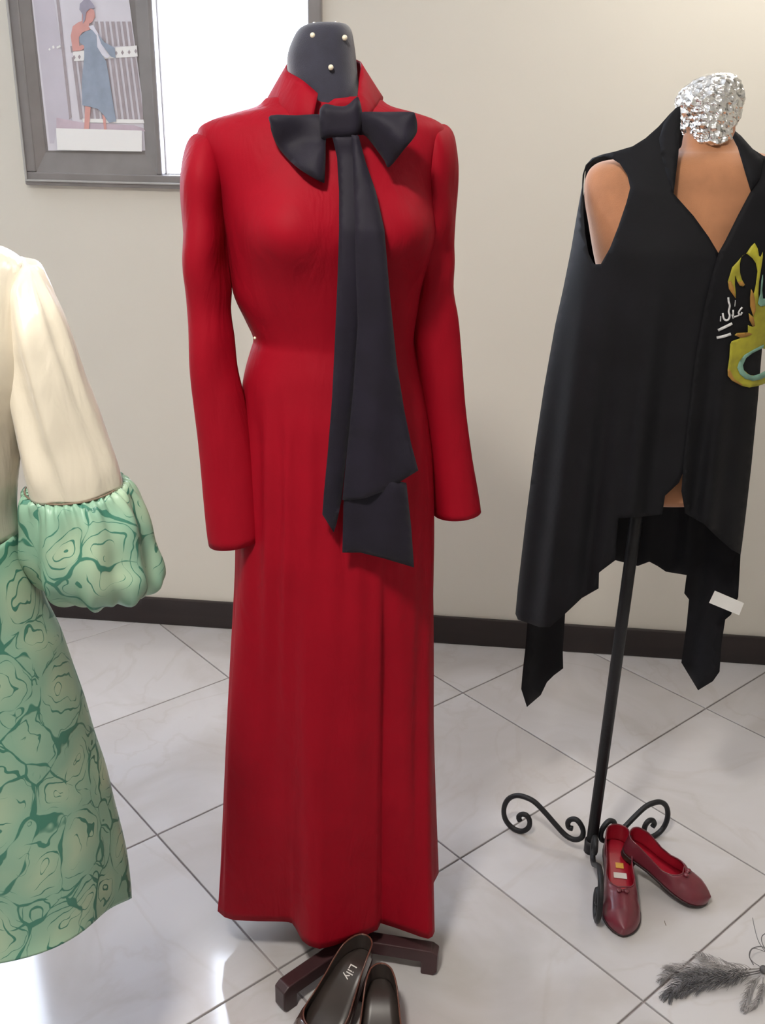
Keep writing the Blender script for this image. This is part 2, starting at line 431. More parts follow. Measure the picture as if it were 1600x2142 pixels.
def clip(poly, ax, lim, sgn):
    out = []; n = len(poly)
    for i in range(n):
        a, b = poly[i], poly[(i + 1) % n]; da, db = (a[ax] - lim) * sgn, (b[ax] - lim) * sgn
        if da <= 0: out.append(a)
        if (da < 0 < db) or (db < 0 < da):
            t = da / (da - db); out.append(a + (b - a) * t)
    return out
h = TS / 2 - GW / 2
full = None
for i in range(-12, 13):
    for j in range(-12, 13):
        c = ORG + e1 * (i + 0.5) * TS + e2 * (j + 0.5) * TS
        poly = [e1 * h * a + e2 * h * b for a, b in ((-1, -1), (1, -1), (1, 1), (-1, 1))]
        pw = [c + p for p in poly]; cl = pw
        for ax, lim, sg in ((0, X0 + .003, -1), (0, X1 - .003, 1), (1, Y0 + .003, -1), (1, Y1 - .003, 1)):
            if len(cl) > 2: cl = clip(cl, ax, lim, sg)
        if len(cl) < 3: continue
        area = 0.5 * abs(sum(cl[k][0] * cl[(k + 1) % len(cl)][1] - cl[(k + 1) % len(cl)][0] * cl[k][1] for k in range(len(cl))))
        if area < 0.0015: continue
        if area > TS * TS * 0.93:
            if full is None: full = tile_mesh(poly)
            me = full
        else:
            c = np.mean(cl, axis=0); me = tile_mesh([p - c for p in cl])
        o = bpy.data.objects.new('floor_tile', me); col.objects.link(o); o.parent = floor; o.location = (c[0], c[1], 0)

# back wall with two window openings, the other walls, the ceiling
parts = []; xs = [X0, WIN[1][0] + .02, WIN[1][1] - .02, WIN[0][0] + .02, WIN[0][1] - .02, X1]
for k in range(5):
    if k in (1, 3):
        w = WIN[1] if k == 1 else WIN[0]
        parts += [box(xs[k], xs[k + 1], Y1, Y1 + .14, 0, w[2] + .02), box(xs[k], xs[k + 1], Y1, Y1 + .14, w[3] - .02, RH)]
    else:
        parts.append(box(xs[k], xs[k + 1], Y1, Y1 + .14, 0, RH))
V, Fc = merge(parts); tag(mesh('wall_back', V, Fc, M['wall'], origin=(0, Y1, 0), smooth=False), kind='structure')
for nm, b in (('wall_left', (X0 - .1, X0, Y0, Y1, 0, RH)), ('wall_right', (X1, X1 + .1, Y0, Y1, 0, RH)), ('wall_front', (X0, X1, Y0 - .1, Y0, 0, RH))):
    V, Fc = box(*b); tag(mesh(nm, V, Fc, M['wall'], origin=(b[0], b[2], 0), smooth=False), kind='structure')
V, Fc = box(X0, X1, Y0, Y1, RH, RH + .1); tag(mesh('ceiling', V, Fc, M['ceiling'], origin=(0, 0, RH), smooth=False), kind='structure')
def board(name, b):
    V, Fc = box(*b); o = mesh(name, V, Fc, M['baseboard'], origin=(b[0], b[2], 0), smooth=False); bevel(o, .004, 2); tag(o, kind='structure')
board('baseboard_back', (X0, X1, Y1 - .014, Y1, 0, .096))
board('baseboard_left', (X0, X0 + .014, Y0, Y1 - .014, 0, .096))
board('baseboard_right', (X1 - .014, X1, Y0, Y1 - .014, 0, .096))

# windows -------------------------------------------------------------------
def window(name, x0, x1, z0, z1, left_panel):
    w = empty(name, (x0, Y1, z0), kind='structure')
    def bar(nm, b, mt, bv=.004):
        V, Fc = box(*b); o = mesh(nm, V, Fc, mt, parent=w, smooth=False); bevel(o, bv, 2); return o
    yf = Y1 - .022; yb = Y1 + .1; fw = .036
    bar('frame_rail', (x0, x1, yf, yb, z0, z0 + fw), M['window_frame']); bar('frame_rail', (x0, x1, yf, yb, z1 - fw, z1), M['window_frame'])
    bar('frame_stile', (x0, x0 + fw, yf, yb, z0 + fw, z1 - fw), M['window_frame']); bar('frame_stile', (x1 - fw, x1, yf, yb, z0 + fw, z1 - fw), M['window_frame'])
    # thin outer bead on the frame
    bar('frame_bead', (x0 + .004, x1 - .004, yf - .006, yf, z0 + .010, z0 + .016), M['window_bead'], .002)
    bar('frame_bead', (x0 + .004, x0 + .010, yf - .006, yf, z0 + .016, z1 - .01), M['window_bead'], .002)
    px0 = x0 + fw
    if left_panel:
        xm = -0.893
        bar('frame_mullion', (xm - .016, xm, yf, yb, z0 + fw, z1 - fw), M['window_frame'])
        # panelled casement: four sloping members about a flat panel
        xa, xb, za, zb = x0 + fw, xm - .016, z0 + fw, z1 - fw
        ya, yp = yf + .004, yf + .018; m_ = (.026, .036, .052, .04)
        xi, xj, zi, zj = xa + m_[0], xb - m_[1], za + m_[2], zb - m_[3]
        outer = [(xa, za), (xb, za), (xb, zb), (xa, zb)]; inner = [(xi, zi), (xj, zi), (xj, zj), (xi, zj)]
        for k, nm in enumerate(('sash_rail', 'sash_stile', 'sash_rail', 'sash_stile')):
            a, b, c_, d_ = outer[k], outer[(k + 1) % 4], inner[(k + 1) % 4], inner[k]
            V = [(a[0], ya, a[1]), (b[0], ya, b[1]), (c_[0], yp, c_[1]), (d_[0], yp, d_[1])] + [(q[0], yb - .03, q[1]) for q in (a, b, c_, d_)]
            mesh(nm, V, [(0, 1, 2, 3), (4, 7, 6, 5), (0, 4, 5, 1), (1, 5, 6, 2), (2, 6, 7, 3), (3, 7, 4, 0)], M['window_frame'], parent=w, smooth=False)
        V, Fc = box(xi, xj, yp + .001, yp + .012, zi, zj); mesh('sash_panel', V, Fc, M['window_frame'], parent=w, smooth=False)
        px0 = xm
    # glazing bars and pane
    bar('glazing_bar', (px0, px0 + .006, Y1 + .01, Y1 + .05, z0 + fw, z1 - fw), M['white_frame'], .002)
    bar('glazing_bar', (px0 + .006, x1 - fw, Y1 + .01, Y1 + .05, z0 + fw, z0 + fw + .006), M['white_frame'], .002)
    V, Fc = box(px0 + .006, x1 - fw, Y1 + .03, Y1 + .036, z0 + fw + .006, z1 - fw); mesh('pane', V, Fc, M['pane'], parent=w, smooth=False)
    return w
window('window_1', *WIN[0], True)
window('window_2', *WIN[1], False)
PY = Y1 - .022 + .018   # face of the casement panel

# poster on the casement panel: flat print, each colour a thin layer, paled for window glare
poster = empty('poster', on_wall(206, 315, PY - .002), 'glare-paled poster of a woman in a blue dress by white railings', 'poster')
def flat(name, polys, mt, lift, parent=poster, holes=()):
    V, Fc = [], []
    for poly in polys:
        b = len(V); n = len(poly)
        for (x, y) in poly: V.append(on_wall(x, y, PY - lift))
        for (x, y) in poly: V.append(on_wall(x, y, PY - lift + .0004))
        tri = geometry.tessellate_polygon([[Vector((x, y, 0)) for x, y in poly]])
        Fc += [tuple(b + i for i in t) for t in tri]
        Fc += [(b + i, b + (i + 1) % n, b + n + (i + 1) % n, b + n + i) for i in range(n)]
    return mesh(name, V, Fc, mt, parent=parent, smooth=False)
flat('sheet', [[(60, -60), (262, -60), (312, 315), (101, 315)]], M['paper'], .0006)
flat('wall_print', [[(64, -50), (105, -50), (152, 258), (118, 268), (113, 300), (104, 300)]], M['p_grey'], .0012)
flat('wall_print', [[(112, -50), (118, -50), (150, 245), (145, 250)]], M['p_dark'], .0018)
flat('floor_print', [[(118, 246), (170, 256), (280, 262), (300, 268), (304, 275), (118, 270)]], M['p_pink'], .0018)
def sl(x, y, x2):   # lean of the print
    return x + (y - 0) * 0.15
gap = []
for k in range(12):
    xb = 150 + k * 11.5
    for (ya, yb_) in ((45 if k > 3 else 110, 96), (120, 250)):
        if k < 2 and ya < 100: continue
        f0 = (ya - 120) * 0.13; f1 = (yb_ - 120) * 0.13
        gap.append([(xb + f0, ya), (xb + 6.5 + f0, ya), (xb + 6.5 + f1, yb_), (xb + f1, yb_)])
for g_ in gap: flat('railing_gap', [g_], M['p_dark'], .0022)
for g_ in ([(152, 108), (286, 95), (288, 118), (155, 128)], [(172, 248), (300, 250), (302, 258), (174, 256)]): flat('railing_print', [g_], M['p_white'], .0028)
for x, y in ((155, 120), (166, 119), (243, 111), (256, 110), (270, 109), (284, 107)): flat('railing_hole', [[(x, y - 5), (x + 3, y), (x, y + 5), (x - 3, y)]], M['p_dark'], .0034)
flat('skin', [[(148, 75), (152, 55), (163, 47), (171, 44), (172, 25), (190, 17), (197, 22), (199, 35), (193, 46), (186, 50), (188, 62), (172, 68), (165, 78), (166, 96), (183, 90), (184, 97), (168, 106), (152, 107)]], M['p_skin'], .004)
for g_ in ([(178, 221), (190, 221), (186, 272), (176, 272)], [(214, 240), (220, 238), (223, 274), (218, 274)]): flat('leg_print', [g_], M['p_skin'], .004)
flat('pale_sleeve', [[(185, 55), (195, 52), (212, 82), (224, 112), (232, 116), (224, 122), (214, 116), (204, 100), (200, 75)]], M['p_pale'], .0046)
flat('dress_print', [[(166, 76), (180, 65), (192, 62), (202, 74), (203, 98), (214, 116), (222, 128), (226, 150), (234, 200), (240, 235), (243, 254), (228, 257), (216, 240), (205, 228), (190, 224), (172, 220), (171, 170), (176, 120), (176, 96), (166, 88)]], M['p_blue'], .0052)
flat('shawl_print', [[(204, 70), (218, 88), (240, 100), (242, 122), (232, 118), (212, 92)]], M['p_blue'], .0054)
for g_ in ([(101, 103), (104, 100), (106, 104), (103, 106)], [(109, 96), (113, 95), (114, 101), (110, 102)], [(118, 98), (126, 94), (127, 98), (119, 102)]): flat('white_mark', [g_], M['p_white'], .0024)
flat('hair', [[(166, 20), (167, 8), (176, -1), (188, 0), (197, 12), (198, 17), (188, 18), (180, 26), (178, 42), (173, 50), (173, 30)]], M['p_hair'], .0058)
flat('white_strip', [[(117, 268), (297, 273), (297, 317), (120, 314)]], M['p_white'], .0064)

# ceiling lamps: the key lamp and two added fill lamps ---------------------------------------------------------------
def lamp(x, y, sx, sy, mt, label):
    t = empty('ceiling_light', (x, y, RH), label, 'ceiling light')
    V, Fc = merge([box(x - sx, x + sx, y - sy, y - sy + .02, RH - .05, RH), box(x - sx, x + sx, y + sy - .02, y + sy, RH - .05, RH),
                   box(x - sx, x - sx + .02, y - sy + .02, y + sy - .02, RH - .05, RH), box(x + sx - .02, x + sx, y - sy + .02, y + sy - .02, RH - .05, RH)])
    mesh('lamp_frame', V, Fc, M['white_frame'], parent=t, smooth=False)
    V, Fc = box(x - sx + .02, x + sx - .02, y - sy + .02, y + sy - .02, RH - .045, RH - .035)
    mesh('diffuser', V, Fc, mt, parent=t, smooth=False)
lamp(-0.46, 0.26, .145, .145, M['lamp'], 'white ceiling lamp in the middle of the ceiling')
lamp(0.75, 2.25, .30, .30, M['wall_fill'], 'added fill lamp on the ceiling nearest the window wall')
lamp(0.5, -1.2, .30, .30, M['rear_fill'], 'added fill lamp on the ceiling farthest from the window wall')

# ------------------------------------------------------------------ red coat on its form
FA = Frame(-0.235, 1.470)
COAT = [  # y, L, R, bf, bb
    (205, 556, 794, .055, .055), (222, 536, 818, .060, .060), (236, 490, 868, .068, .066), (252, 440, 912, .074, .072), (272, 414, 932, .082, .077),
    (310, 416, 930, .096, .086), (360, 440, 915, .108, .095), (420, 460, 905, .116, .100), (490, 474, 902, .120, .100), (560, 481, 888, .115, .098),
    (620, 490, 877, .107, .092), (670, 513, 868, .100, .086), (706, 529, 866, .096, .084), (730, 525, 868, .098, .086), (780, 514, 877, .106, .095),
    (840, 507, 890, .112, .105), (920, 502, 900, .117, .115), (1000, 498, 904, .122, .120), (1136, 492, 906, .128, .125)]
crow = rows_px(FA, [(L, y, R, y, 0, bf, bb) for y, L, R, bf, bb in COAT])
HIP = crow[-1]; ZH = (HIP[1] + HIP[3]) / 2
hipc, hipa = (HIP[0] + HIP[2]) / 2, (HIP[2] - HIP[0]) / 2
# hem contour traced where the hem hangs (10 cm above the floor)
HZ = 0.10
hem_px = [(455, 1906), (470, 1919), (490, 1925), (540, 1927), (594, 1928), (610, 1930), (620, 1944), (630, 1966), (645, 1978), (668, 1985), (695, 1979), (718, 1972), (745, 1963), (772, 1953), (794.3, 1943),
          (795.7, 1931), (830, 1942), (861, 1953), (880, 1960), (896, 1964), (905, 1959), (910, 1946)]
keys = []
for x, y in hem_px:
    p = on_z(x, y, HZ) - FA.o; lx, ld = p @ FA.r, p @ FA.v
    xh = np.interp(x, [455, 795, 910], [492, 793, 903]); hx = FA.at(xh, 1136)[0]
    q = max(-1, min(1, (hx - hipc) / hipa)); th = 2 * math.pi - math.acos(q); keys.append((th, lx, ld))
keys[0] = (math.pi, keys[0][1], keys[0][2])
pr = on_z(918, 1826, HZ) - FA.o
back = [(2 * math.pi, .176, -.045), (2 * math.pi + .25, pr @ FA.r, pr @ FA.v), (2 * math.pi + .7, .150, .12), (2 * math.pi + 1.2, .05, .165), (2 * math.pi + 1.7, -.06, .17), (2 * math.pi + 2.3, -.16, .13), (2 * math.pi + 2.8, -.212, .05)]
keys = keys + back + [(keys[0][0] + 2 * math.pi, keys[0][1], keys[0][2])]
def hem_at(th):
    while th < math.pi: th += 2 * math.pi
    ks = [k[0] for k in keys]
    return np.array([np.interp(th, ks, [k[1] for k in keys]), np.interp(th, ks, [k[2] for k in keys])])
NA = 200
def coat_disp(t, th, p):
    x, d, z = p; s = 0.0
    if d < 0:
        for bx in (-.066 + hipc, .074 + hipc):   # bust
            s += .036 * math.exp(-((x - bx) / .055) ** 2 - ((z - 1.395) / .055) ** 2)
        s += .0025 * math.sin((x * 9 + z * 14) + 2 * nz(x, z, 3, 9)) * max(0, min(1, (1.30 - z) / .05)) * max(0, min(1, (z - 1.1) / .06))
        # gathers under the waist, stronger at the side
        if z < 1.17:
            g = min(1, (1.17 - z) / .10); s += g * .0036 * math.sin(x * 185 + 3 * nz(x, z * .3, 1, 8)) * (1.0 if x < -.05 else .5)
    return s
body = rows_local(FA, crow, k=7, n=NA, disp=coat_disp)
# placket step and skirt, hip ring blended into the traced hem
hipring = []
for j in range(NA):
    th = 2 * math.pi * j / NA
    b = HIP[6] if math.sin(th) > 0 else HIP[5]
    hipring.append(np.array([hipc + hipa * math.cos(th), b * math.sin(th), ZH]))
th_step = 2 * math.pi - math.acos((FA.at(793, 1136)[0] - hipc) / hipa)
def radial(th): return np.array([math.cos(th), math.sin(th)])
hip_disp = [coat_disp(1, 2 * math.pi * j / NA, hipring[j]) for j in range(NA)]
def step_off(th, amt):
    if th <= th_step and th > th_step - .55: return amt * max(0, 1 - (th_step - th) / .55) ** 1.0
    if th > th_step and th < th_step + .25: return -amt * .35 * (1 - (th - th_step) / .25)
    return 0
# lift of the overlap on the upper body grows towards the hip
SK = 44; skirt = []
for i in range(1, SK + 1):
    s = i / SK; ring = []
    for j in range(NA):
        th = 2 * math.pi * j / NA; hpt = hipring[j]; hm = hem_at(th if th > 0 else 0)
        xy = (1 - s) * hpt[:2] + s * hm
        z = ZH + (HZ - ZH) * s
        w_ = 4 * s * (1 - s)
        fold = .0055 * w_ * math.sin(7 * th + 1.3) + .003 * w_ * math.sin(13 * th + .4) + .0022 * w_ * nz(math.cos(th) * 2, math.sin(th) * 2, z, 2)
        fold += hip_disp[j] * max(0, 1 - s * 2.2) + step_off(th, .009) * min(1, s * 5) * (1 - s)
        if th > math.pi * 1.02: fold += .006 * w_ * math.exp(-((th - 4.25) / .16) ** 2) - .004 * w_ * math.exp(-((th - 3.95) / .14) ** 2)
        xy = xy + radial(th) * fold
        ring.append(FA.w((xy[0], xy[1], z)))
    skirt.append(ring)
V, Fc = loft(body + skirt)
coat = empty('long_coat', FA.w((0, 0, HZ)), 'long red satin coat with raised collar on the dress form with pinned black neck', 'coat')
mesh('body', V, Fc, M['red'], parent=coat, solid=.002)

def sleeve_disp(ph):
    def f(t, th, p):
        fr_ = max(0, -math.sin(th))
        s = .0048 * math.sin(30 * t + 2.2 * math.cos(th + ph) + ph) * fr_ * math.exp(-((t - .42) / .22) ** 2)
        s += .0045 * math.sin(2.6 * th + 5 * t + ph) * math.sin(math.pi * t) ** .5
        s += .007 * nz(p[0], p[1], p[2] * .45, 15) * (1 - .5 * t)
        s += .005 * math.exp(-((t - .50) / .05) ** 2) * math.cos(th + 1) - .004 * math.exp(-((t - .56) / .04) ** 2) * math.cos(th + 1)
        return s
    return f
SL = [(440, 276, 466, 290, .0, .026, .026), (416, 274, 474, 314, .0, .040, .038), (394, 288, 480, 352, .0, .052, .048), (381, 330, 484, 410, -.005, .060, .056), (377, 400, 480, 470, -.010, .060, .056), (378, 480, 480, 530, -.015, .056, .054),
      (381, 560, 484, 600, -.02, .053, .050), (390, 660, 490, 680, -.025, .049, .046), (398, 760, 494, 760, -.03, .047, .044), (406, 840, 509, 833, -.035, .045, .043), (418, 940, 524, 926, -.04, .044, .042), (428, 1040, 540, 1030, -.045, .043, .041), (436, 1138, 552, 1120, -.05, .042, .040)]
rg = rows_local(FA, rows_px(FA, SL), k=6, n=48, disp=sleeve_disp(0.4)); V, Fc = loft(rg, True, False)
mesh('sleeve', V, Fc, M['red'], parent=coat, solid=.002)
SR = [(880, 280, 908, 262, .0, .026, .026), (872, 312, 930, 264, .0, .040, .038), (868, 355, 947, 287, .005, .052, .048), (868, 420, 956, 335, .01, .060, .056), (866, 480, 957, 395, .015, .058, .056), (866, 540, 951, 460, .02, .055, .053),
      (864, 600, 945, 525, .022, .050, .050), (864, 650, 944, 590, .024, .047, .046), (866, 700, 951, 665, .025, .046, .044), (872, 770, 961, 760, .025, .045, .043), (880, 840, 970, 840, .024, .044, .043), (893, 930, 984, 938, .02, .043, .042), (900, 1000, 994, 1003, .016, .042, .041), (908, 1076, 1005, 1068, .012, .042, .040)]
rg = rows_local(FA, rows_px(FA, SR), k=6, n=48, disp=sleeve_disp(1.9)); V, Fc = loft(rg, True, False)
mesh('sleeve', V, Fc, M['red'], parent=coat, solid=.002)
# raised collar: two wings that part over the throat
top = [(665, 197, -.070), (632, 168, -.055), (601, 148, -.015), (606, 130, .03), (640, 118, .06), (680, 114, .068), (720, 118, .058), (748, 128, .03), (755, 137, .0), (751, 168, -.035), (748, 200, -.06)]
bot = [(652, 262, -.085), (610, 256, -.07), (560, 238, -.02), (552, 222, .03), (600, 200, .07), (672, 192, .08), (742, 190, .07), (790, 198, .03), (799, 210, -.005), (778, 238, -.06), (752, 262, -.08)]
T = catmull([FA.at(x, y, d) for x, y, d in top], 6); B = catmull([FA.at(x, y, d) for x, y, d in bot], 6)
rings = []
for i in range(len(T)):
    rings.append([FA.w(T[i] * (1 - k / 6) + B[i] * k / 6 + np.array([0, (-.006 if i < 20 or i > 46 else .004) * math.sin(math.pi * k / 6), 0])) for k in range(7)])
V = [p for r in rings for p in r]; Fc = [(i * 7 + k, i * 7 + k + 1, (i + 1) * 7 + k + 1, (i + 1) * 7 + k) for i in range(len(rings) - 1) for k in range(6)]
clr = mesh('collar', V, Fc, M['red'], parent=coat, solid=.003, off=0)
# collar band showing above the knot
V, Fc = sheet(FA, [(688, 214), (700, 206), (722, 204), (746, 201), (752, 215), (754, 240), (684, 242)], lambda x, z, a, b: -.083, .006, 8, .004, 10); mesh('collar_band', V, Fc, M['red'], parent=clr)

def body_front(x, z):
    zz = [(r[1] + r[3]) / 2 for r in crow][::-1]
    g = lambda k: np.interp(z, zz, [k(r) for r in crow][::-1])
    c = g(lambda r: (r[0] + r[2]) / 2); a = g(lambda r: (r[2] - r[0]) / 2); b = g(lambda r: r[5])
    q = min(.97, abs(x - c) / a); d = -b * math.sqrt(1 - q * q)
    for bx in (-.066 + hipc, .074 + hipc):
        d -= .036 * math.exp(-((x - bx) / .055) ** 2 - ((z - 1.395) / .055) ** 2)
    return d

# dark scarf tied in a bow
bow = empty('bow_scarf', FA.w((0.0, -.1, 1.5)), 'black scarf tied in a bow with two long tails over the red coat', 'scarf')
def chest(off): return lambda x, z, a, b: min(body_front(x, z), -.09) - off
kn = [(681, 217), (700, 221), (724, 221), (742, 206), (750, 204), (757, 232), (757, 262), (748, 284), (722, 289), (692, 288), (672, 290), (668, 262), (668, 236), (670, 226)]
V, Fc = sheet(FA, rounded(kn, 3), chest(.022), .016, 8, .008, 14); mesh('knot', V, Fc, M['navy'], parent=bow)
lp = [(676, 240), (620, 241), (566, 241), (565, 259), (570, 283), (585, 313), (616, 346), (648, 368), (675, 382), (679, 376), (681, 330), (682, 290), (692, 284), (694, 262)]
V, Fc = sheet(FA, rounded(lp, 3), lambda x, z, a, b: chest(.016)(x, z, a, b) - .006 * math.sin((a - 690) * .035 + (b - 260) * .03), .012, 9, .007, 22); mesh('loop', V, Fc, M['navy'], parent=bow)
rp = [(750, 236), (800, 234), (858, 234), (869, 241), (873, 270), (866, 288), (845, 313), (814, 350), (804, 336), (786, 311), (764, 284), (750, 282), (742, 262)]
V, Fc = sheet(FA, rounded(rp, 3), lambda x, z, a, b: min(chest(.016)(x, z, a, b), -.108) - .03 * max(0, min(1, (a - 750) / 100)) - .006 * math.sin((a - 750) * .05 - (b - 240) * .05), .012, 9, .007, 22); mesh('loop', V, Fc, M['navy'], parent=bow)
def tail_d(off, fq, am):
    def f(x, z, a, b):
        lag = -.128 if z > 1.0 else -.128 - .02 * min(1, (1.0 - z) / .15)
        d = min(body_front(x, z), -.085) if z > .9 else -.125
        d = min(d, interp(z, [(.8, -.150), (.95, -.145), (1.1, -.140), (1.25, -.140), (1.34, -.143), (1.40, -.140), (1.46, -.122), (1.50, -.110)]))
        g = max(0, min(1, (1.45 - z) / .3))
        return d - off - am * g * math.sin((a - 700 + .07 * (b - 480)) * fq)
    return f
lt = [(694, 282), (705, 330), (709, 400), (709, 480), (706, 580), (700, 720), (694, 840), (686, 940), (677, 1035), (674, 1076), (698, 1114), (704, 1096), (714, 1048), (726, 940), (738, 820), (752, 690), (768, 560), (770, 440), (760, 340), (748, 282)]
V, Fc = sheet(FA, lt, tail_d(.004, .08, .003), .004, 12, .003, 12); mesh('tail', V, Fc, M['navy'], parent=bow)
lo = [(720, 1030), (718, 1060), (716, 1156), (754, 1156), (802, 1168), (866, 1187), (860, 1100), (850, 1010), (800, 1000)]
V, Fc = sheet(FA, lo, tail_d(.006, .05, .004), .004, 12, .003, 12); mesh('tail_end', V, Fc, M['navy'], parent=bow)
rt = [(735, 282), (740, 400), (744, 560), (748, 680), (738, 820), (726, 940), (716, 1046), (730, 1047), (765, 1042), (802, 1028), (848, 1001), (875, 984), (860, 928), (846, 860), (830, 760), (814, 600), (804, 480), (786, 400), (765, 340), (750, 284)]
V, Fc = sheet(FA, rt, tail_d(.013, .07, .004), .004, 12, .004, 14); mesh('tail', V, Fc, M['navy'], parent=bow)

# dress form under the coat
formA = empty('dress_form', FA.w((0, 0, 0)), 'dress form with black padded neck on dark wooden cross feet', 'dress form')
NR = [(652, 51, 718, 51, .0, .030, .030), (636, 55, 728, 55, .0, .042, .040), (620, 68, 736, 68, .0, .050, .048), (605, 101, 742, 101, .0, .054, .052), (600, 130, 746, 136, .0, .055, .053), (604, 170, 750, 176, .0, .057, .053), (612, 205, 757, 212, .0, .058, .054), (606, 240, 762, 244, .0, .06, .055)]
rg = rows_local(FA, rows_px(FA, NR), k=5, n=48, sq=2.4); V, Fc = loft(rg, True, True); mesh('neck', V, Fc, M['neck'], parent=formA)
TR = [(y, L + (R - L) * .10 + 4, R - (R - L) * .10 - 4, bf * .72, bb * .72) for y, L, R, bf, bb in COAT[2:17]]
rg = rows_local(FA, rows_px(FA, [(L, y, R, y, 0, bf, bb) for y, L, R, bf, bb in TR]), k=3, n=32); V, Fc = loft(rg, True, True); mesh('torso', V, Fc, M['neck'], parent=formA)
BC = np.array([-0.172, 1.440])   # crossing of the wooden feet
V, Fc = sweep([(BC[0], BC[1], .04), tuple(FA.w((-.03, .0, 1.05)))], .014, 12); mesh('pole', V, Fc, M['dark_wood'], parent=formA)
def foot(tip):
    dv = np.array(tip) - BC; L = np.linalg.norm(dv); dv /= L; sd = np.array([-dv[1], dv[0]])
    P = lambda s, w, z: np.array([*(BC + dv * s + sd * w), z])
    hw = .0145
    prof = [(-.0, .030), (L - .032, .030), (L - .032, .0), (L - .006, .0), (L, .008), (L, .050), (L - .012, .058), (0, .058)]
    V = [P(s, w, z) for w in (-hw, hw) for s, z in prof]; n = len(prof)
    tri = geometry.tessellate_polygon([[Vector((s, z, 0)) for s, z in prof]])
    Fc = [tuple(t) for t in tri] + [tuple(n + i for i in reversed(t)) for t in tri] + [(i, (i + 1) % n, n + (i + 1) % n, n + i) for i in range(n)]
    o = mesh('foot', V, Fc, M['dark_wood'], parent=formA, smooth=False); bevel(o, .0025, 2)
tL = on_z(585, 2112)[:2]; tR = on_z(915, 2030)[:2]
foot(tL); foot(tR); foot(BC + np.array([-.03, .20]))
# pearl pins
def pin(pxy, d, rad, name, label, group=None):
    q = FA.w(FA.at(pxy[0], pxy[1], d)); dr = (C - q) / np.linalg.norm(C - q)
    t = empty(name, q, label, 'pin', group)
    V, Fc = sphere(q + dr * rad * .6, rad); mesh('head', V, Fc, M['pearl'], parent=t)
    V, Fc = sweep([q + dr * rad * .5, q - dr * .012], .0006, 6); mesh('shaft', V, Fc, M['steel'], parent=t)
for pxy, d, lb in (((654, 74), -.047, 'pearl-headed pin high on the front of the black padded neck'), ((721, 79), -.044, 'pearl-headed pin high on the front of the black padded neck'), ((692, 141), -.0565, 'single pearl-headed pin low on the black padded neck, nearest the bow'),
                   ((658, 52), -.012, 'pearl-headed pin on the flat top of the black padded neck'), ((703, 51), -.010, 'pearl-headed pin on the flat top of the black padded neck')):
    pin(pxy, d, .0038, 'pearl_pin', lb, 'pearl pins in the black neck')
pin((533, 707), -.055, .0022, 'white_pin', 'tiny white-headed pin at the waist of the red coat')

# ------------------------------------------------------------------ black draped vest on the iron stand
FB = Frame(0.325, 1.78)
formB = empty('dress_form', FB.w((0, 0, 0)), 'tan velvet dress form on a black iron stand with scroll feet', 'dress form')
TB = [(1432, 262, 1538, 262, .0, .040, .042), (1428, 290, 1540, 290, .0, .044, .045), (1420, 312, 1556, 312, .0, .050, .050), (1380, 322, 1600, 322, .0, .060, .058), (1310, 330, 1650, 336, .0, .070, .066), (1252, 340, 1690, 352, .0, .078, .072), (1227, 366, 1706, 380, .0, .088, .080), (1222, 410, 1700, 420, .0, .098, .086),
      (1231, 470, 1680, 480, .0, .106, .090), (1241, 530, 1660, 535, .0, .110, .092), (1256, 600, 1630, 600, .0, .106, .090), (1270, 700, 1590, 700, .0, .098, .085), (1280, 800, 1560, 800, .0, .095, .085), (1275, 880, 1555, 880, .0, .098, .092), (1268, 960, 1552, 960, .0, .102, .098), (1272, 1010, 1546, 1010, .0, .100, .098), (1295, 1030, 1528, 1030, .0, .085, .085)]
rg = rows_local(FB, rows_px(FB, TB), k=5, n=56); V, Fc = loft(rg, True, True); mesh('torso', V, Fc, M['velvet'], parent=formB)
V, Fc = sweep([FB.w((-.001, 0, .025)), FB.w(FB.at(1330, 1090)), FB.w(FB.at(1336, 1040))], .0125, 12); mesh('pole', V, Fc, M['iron'], parent=formB)
V, Fc = sweep([FB.w((-.001, 0, .024)), FB.w((-.001, 0, .055))], .0155, 12); mesh('pole_end', V, Fc, M['iron'], parent=formB)
# scroll foot: profile (reach from the pole, height) read off the foot that lies across the view
lp_px = [(1198, 1730), (1190, 1727), (1188, 1718), (1194, 1711), (1205, 1711), (1214, 1720), (1220, 1734), (1218, 1747), (1208, 1753), (1195, 1751), (1180, 1741), (1160, 1719), (1140, 1696), (1118, 1674), (1098, 1664), (1080, 1661), (1064, 1668), (1055, 1684), (1055, 1704), (1064, 1721), (1080, 1733), (1095, 1735), (1106, 1727), (1108, 1714), (1102, 1703), (1092, 1700), (1085, 1706), (1088, 1714)]
base = FB.o[:2]; tip = on_z(1088, 1744)[:2]; ldir = (tip - base) / np.linalg.norm(tip - base)
nrm = np.array([-ldir[1], ldir[0], 0]); prof = []
for x, y in lp_px:
    r = ray(x, y); t = ((np.array([*base, 0]) - C) @ nrm) / (r @ nrm); p = C + r * t; prof.append(((p[:2] - base) @ ldir, p[2]))
zmin = min(p[1] for p in prof); prof = [(a, z - zmin + .0065) for a, z in prof]
tR2 = on_z(1357, 1757)[:2]; tF = on_z(1246, 1925)[:2]
for tp in (tip, tR2, tF):
    dv = (tp - base) / np.linalg.norm(tp - base)
    path = smooth_path([np.array([*(base + dv * a), z]) for a, z in prof], 4)
    V, Fc = sweep(path, .0062, 8); mesh('scroll_foot', V, Fc, M['iron'], parent=formB)

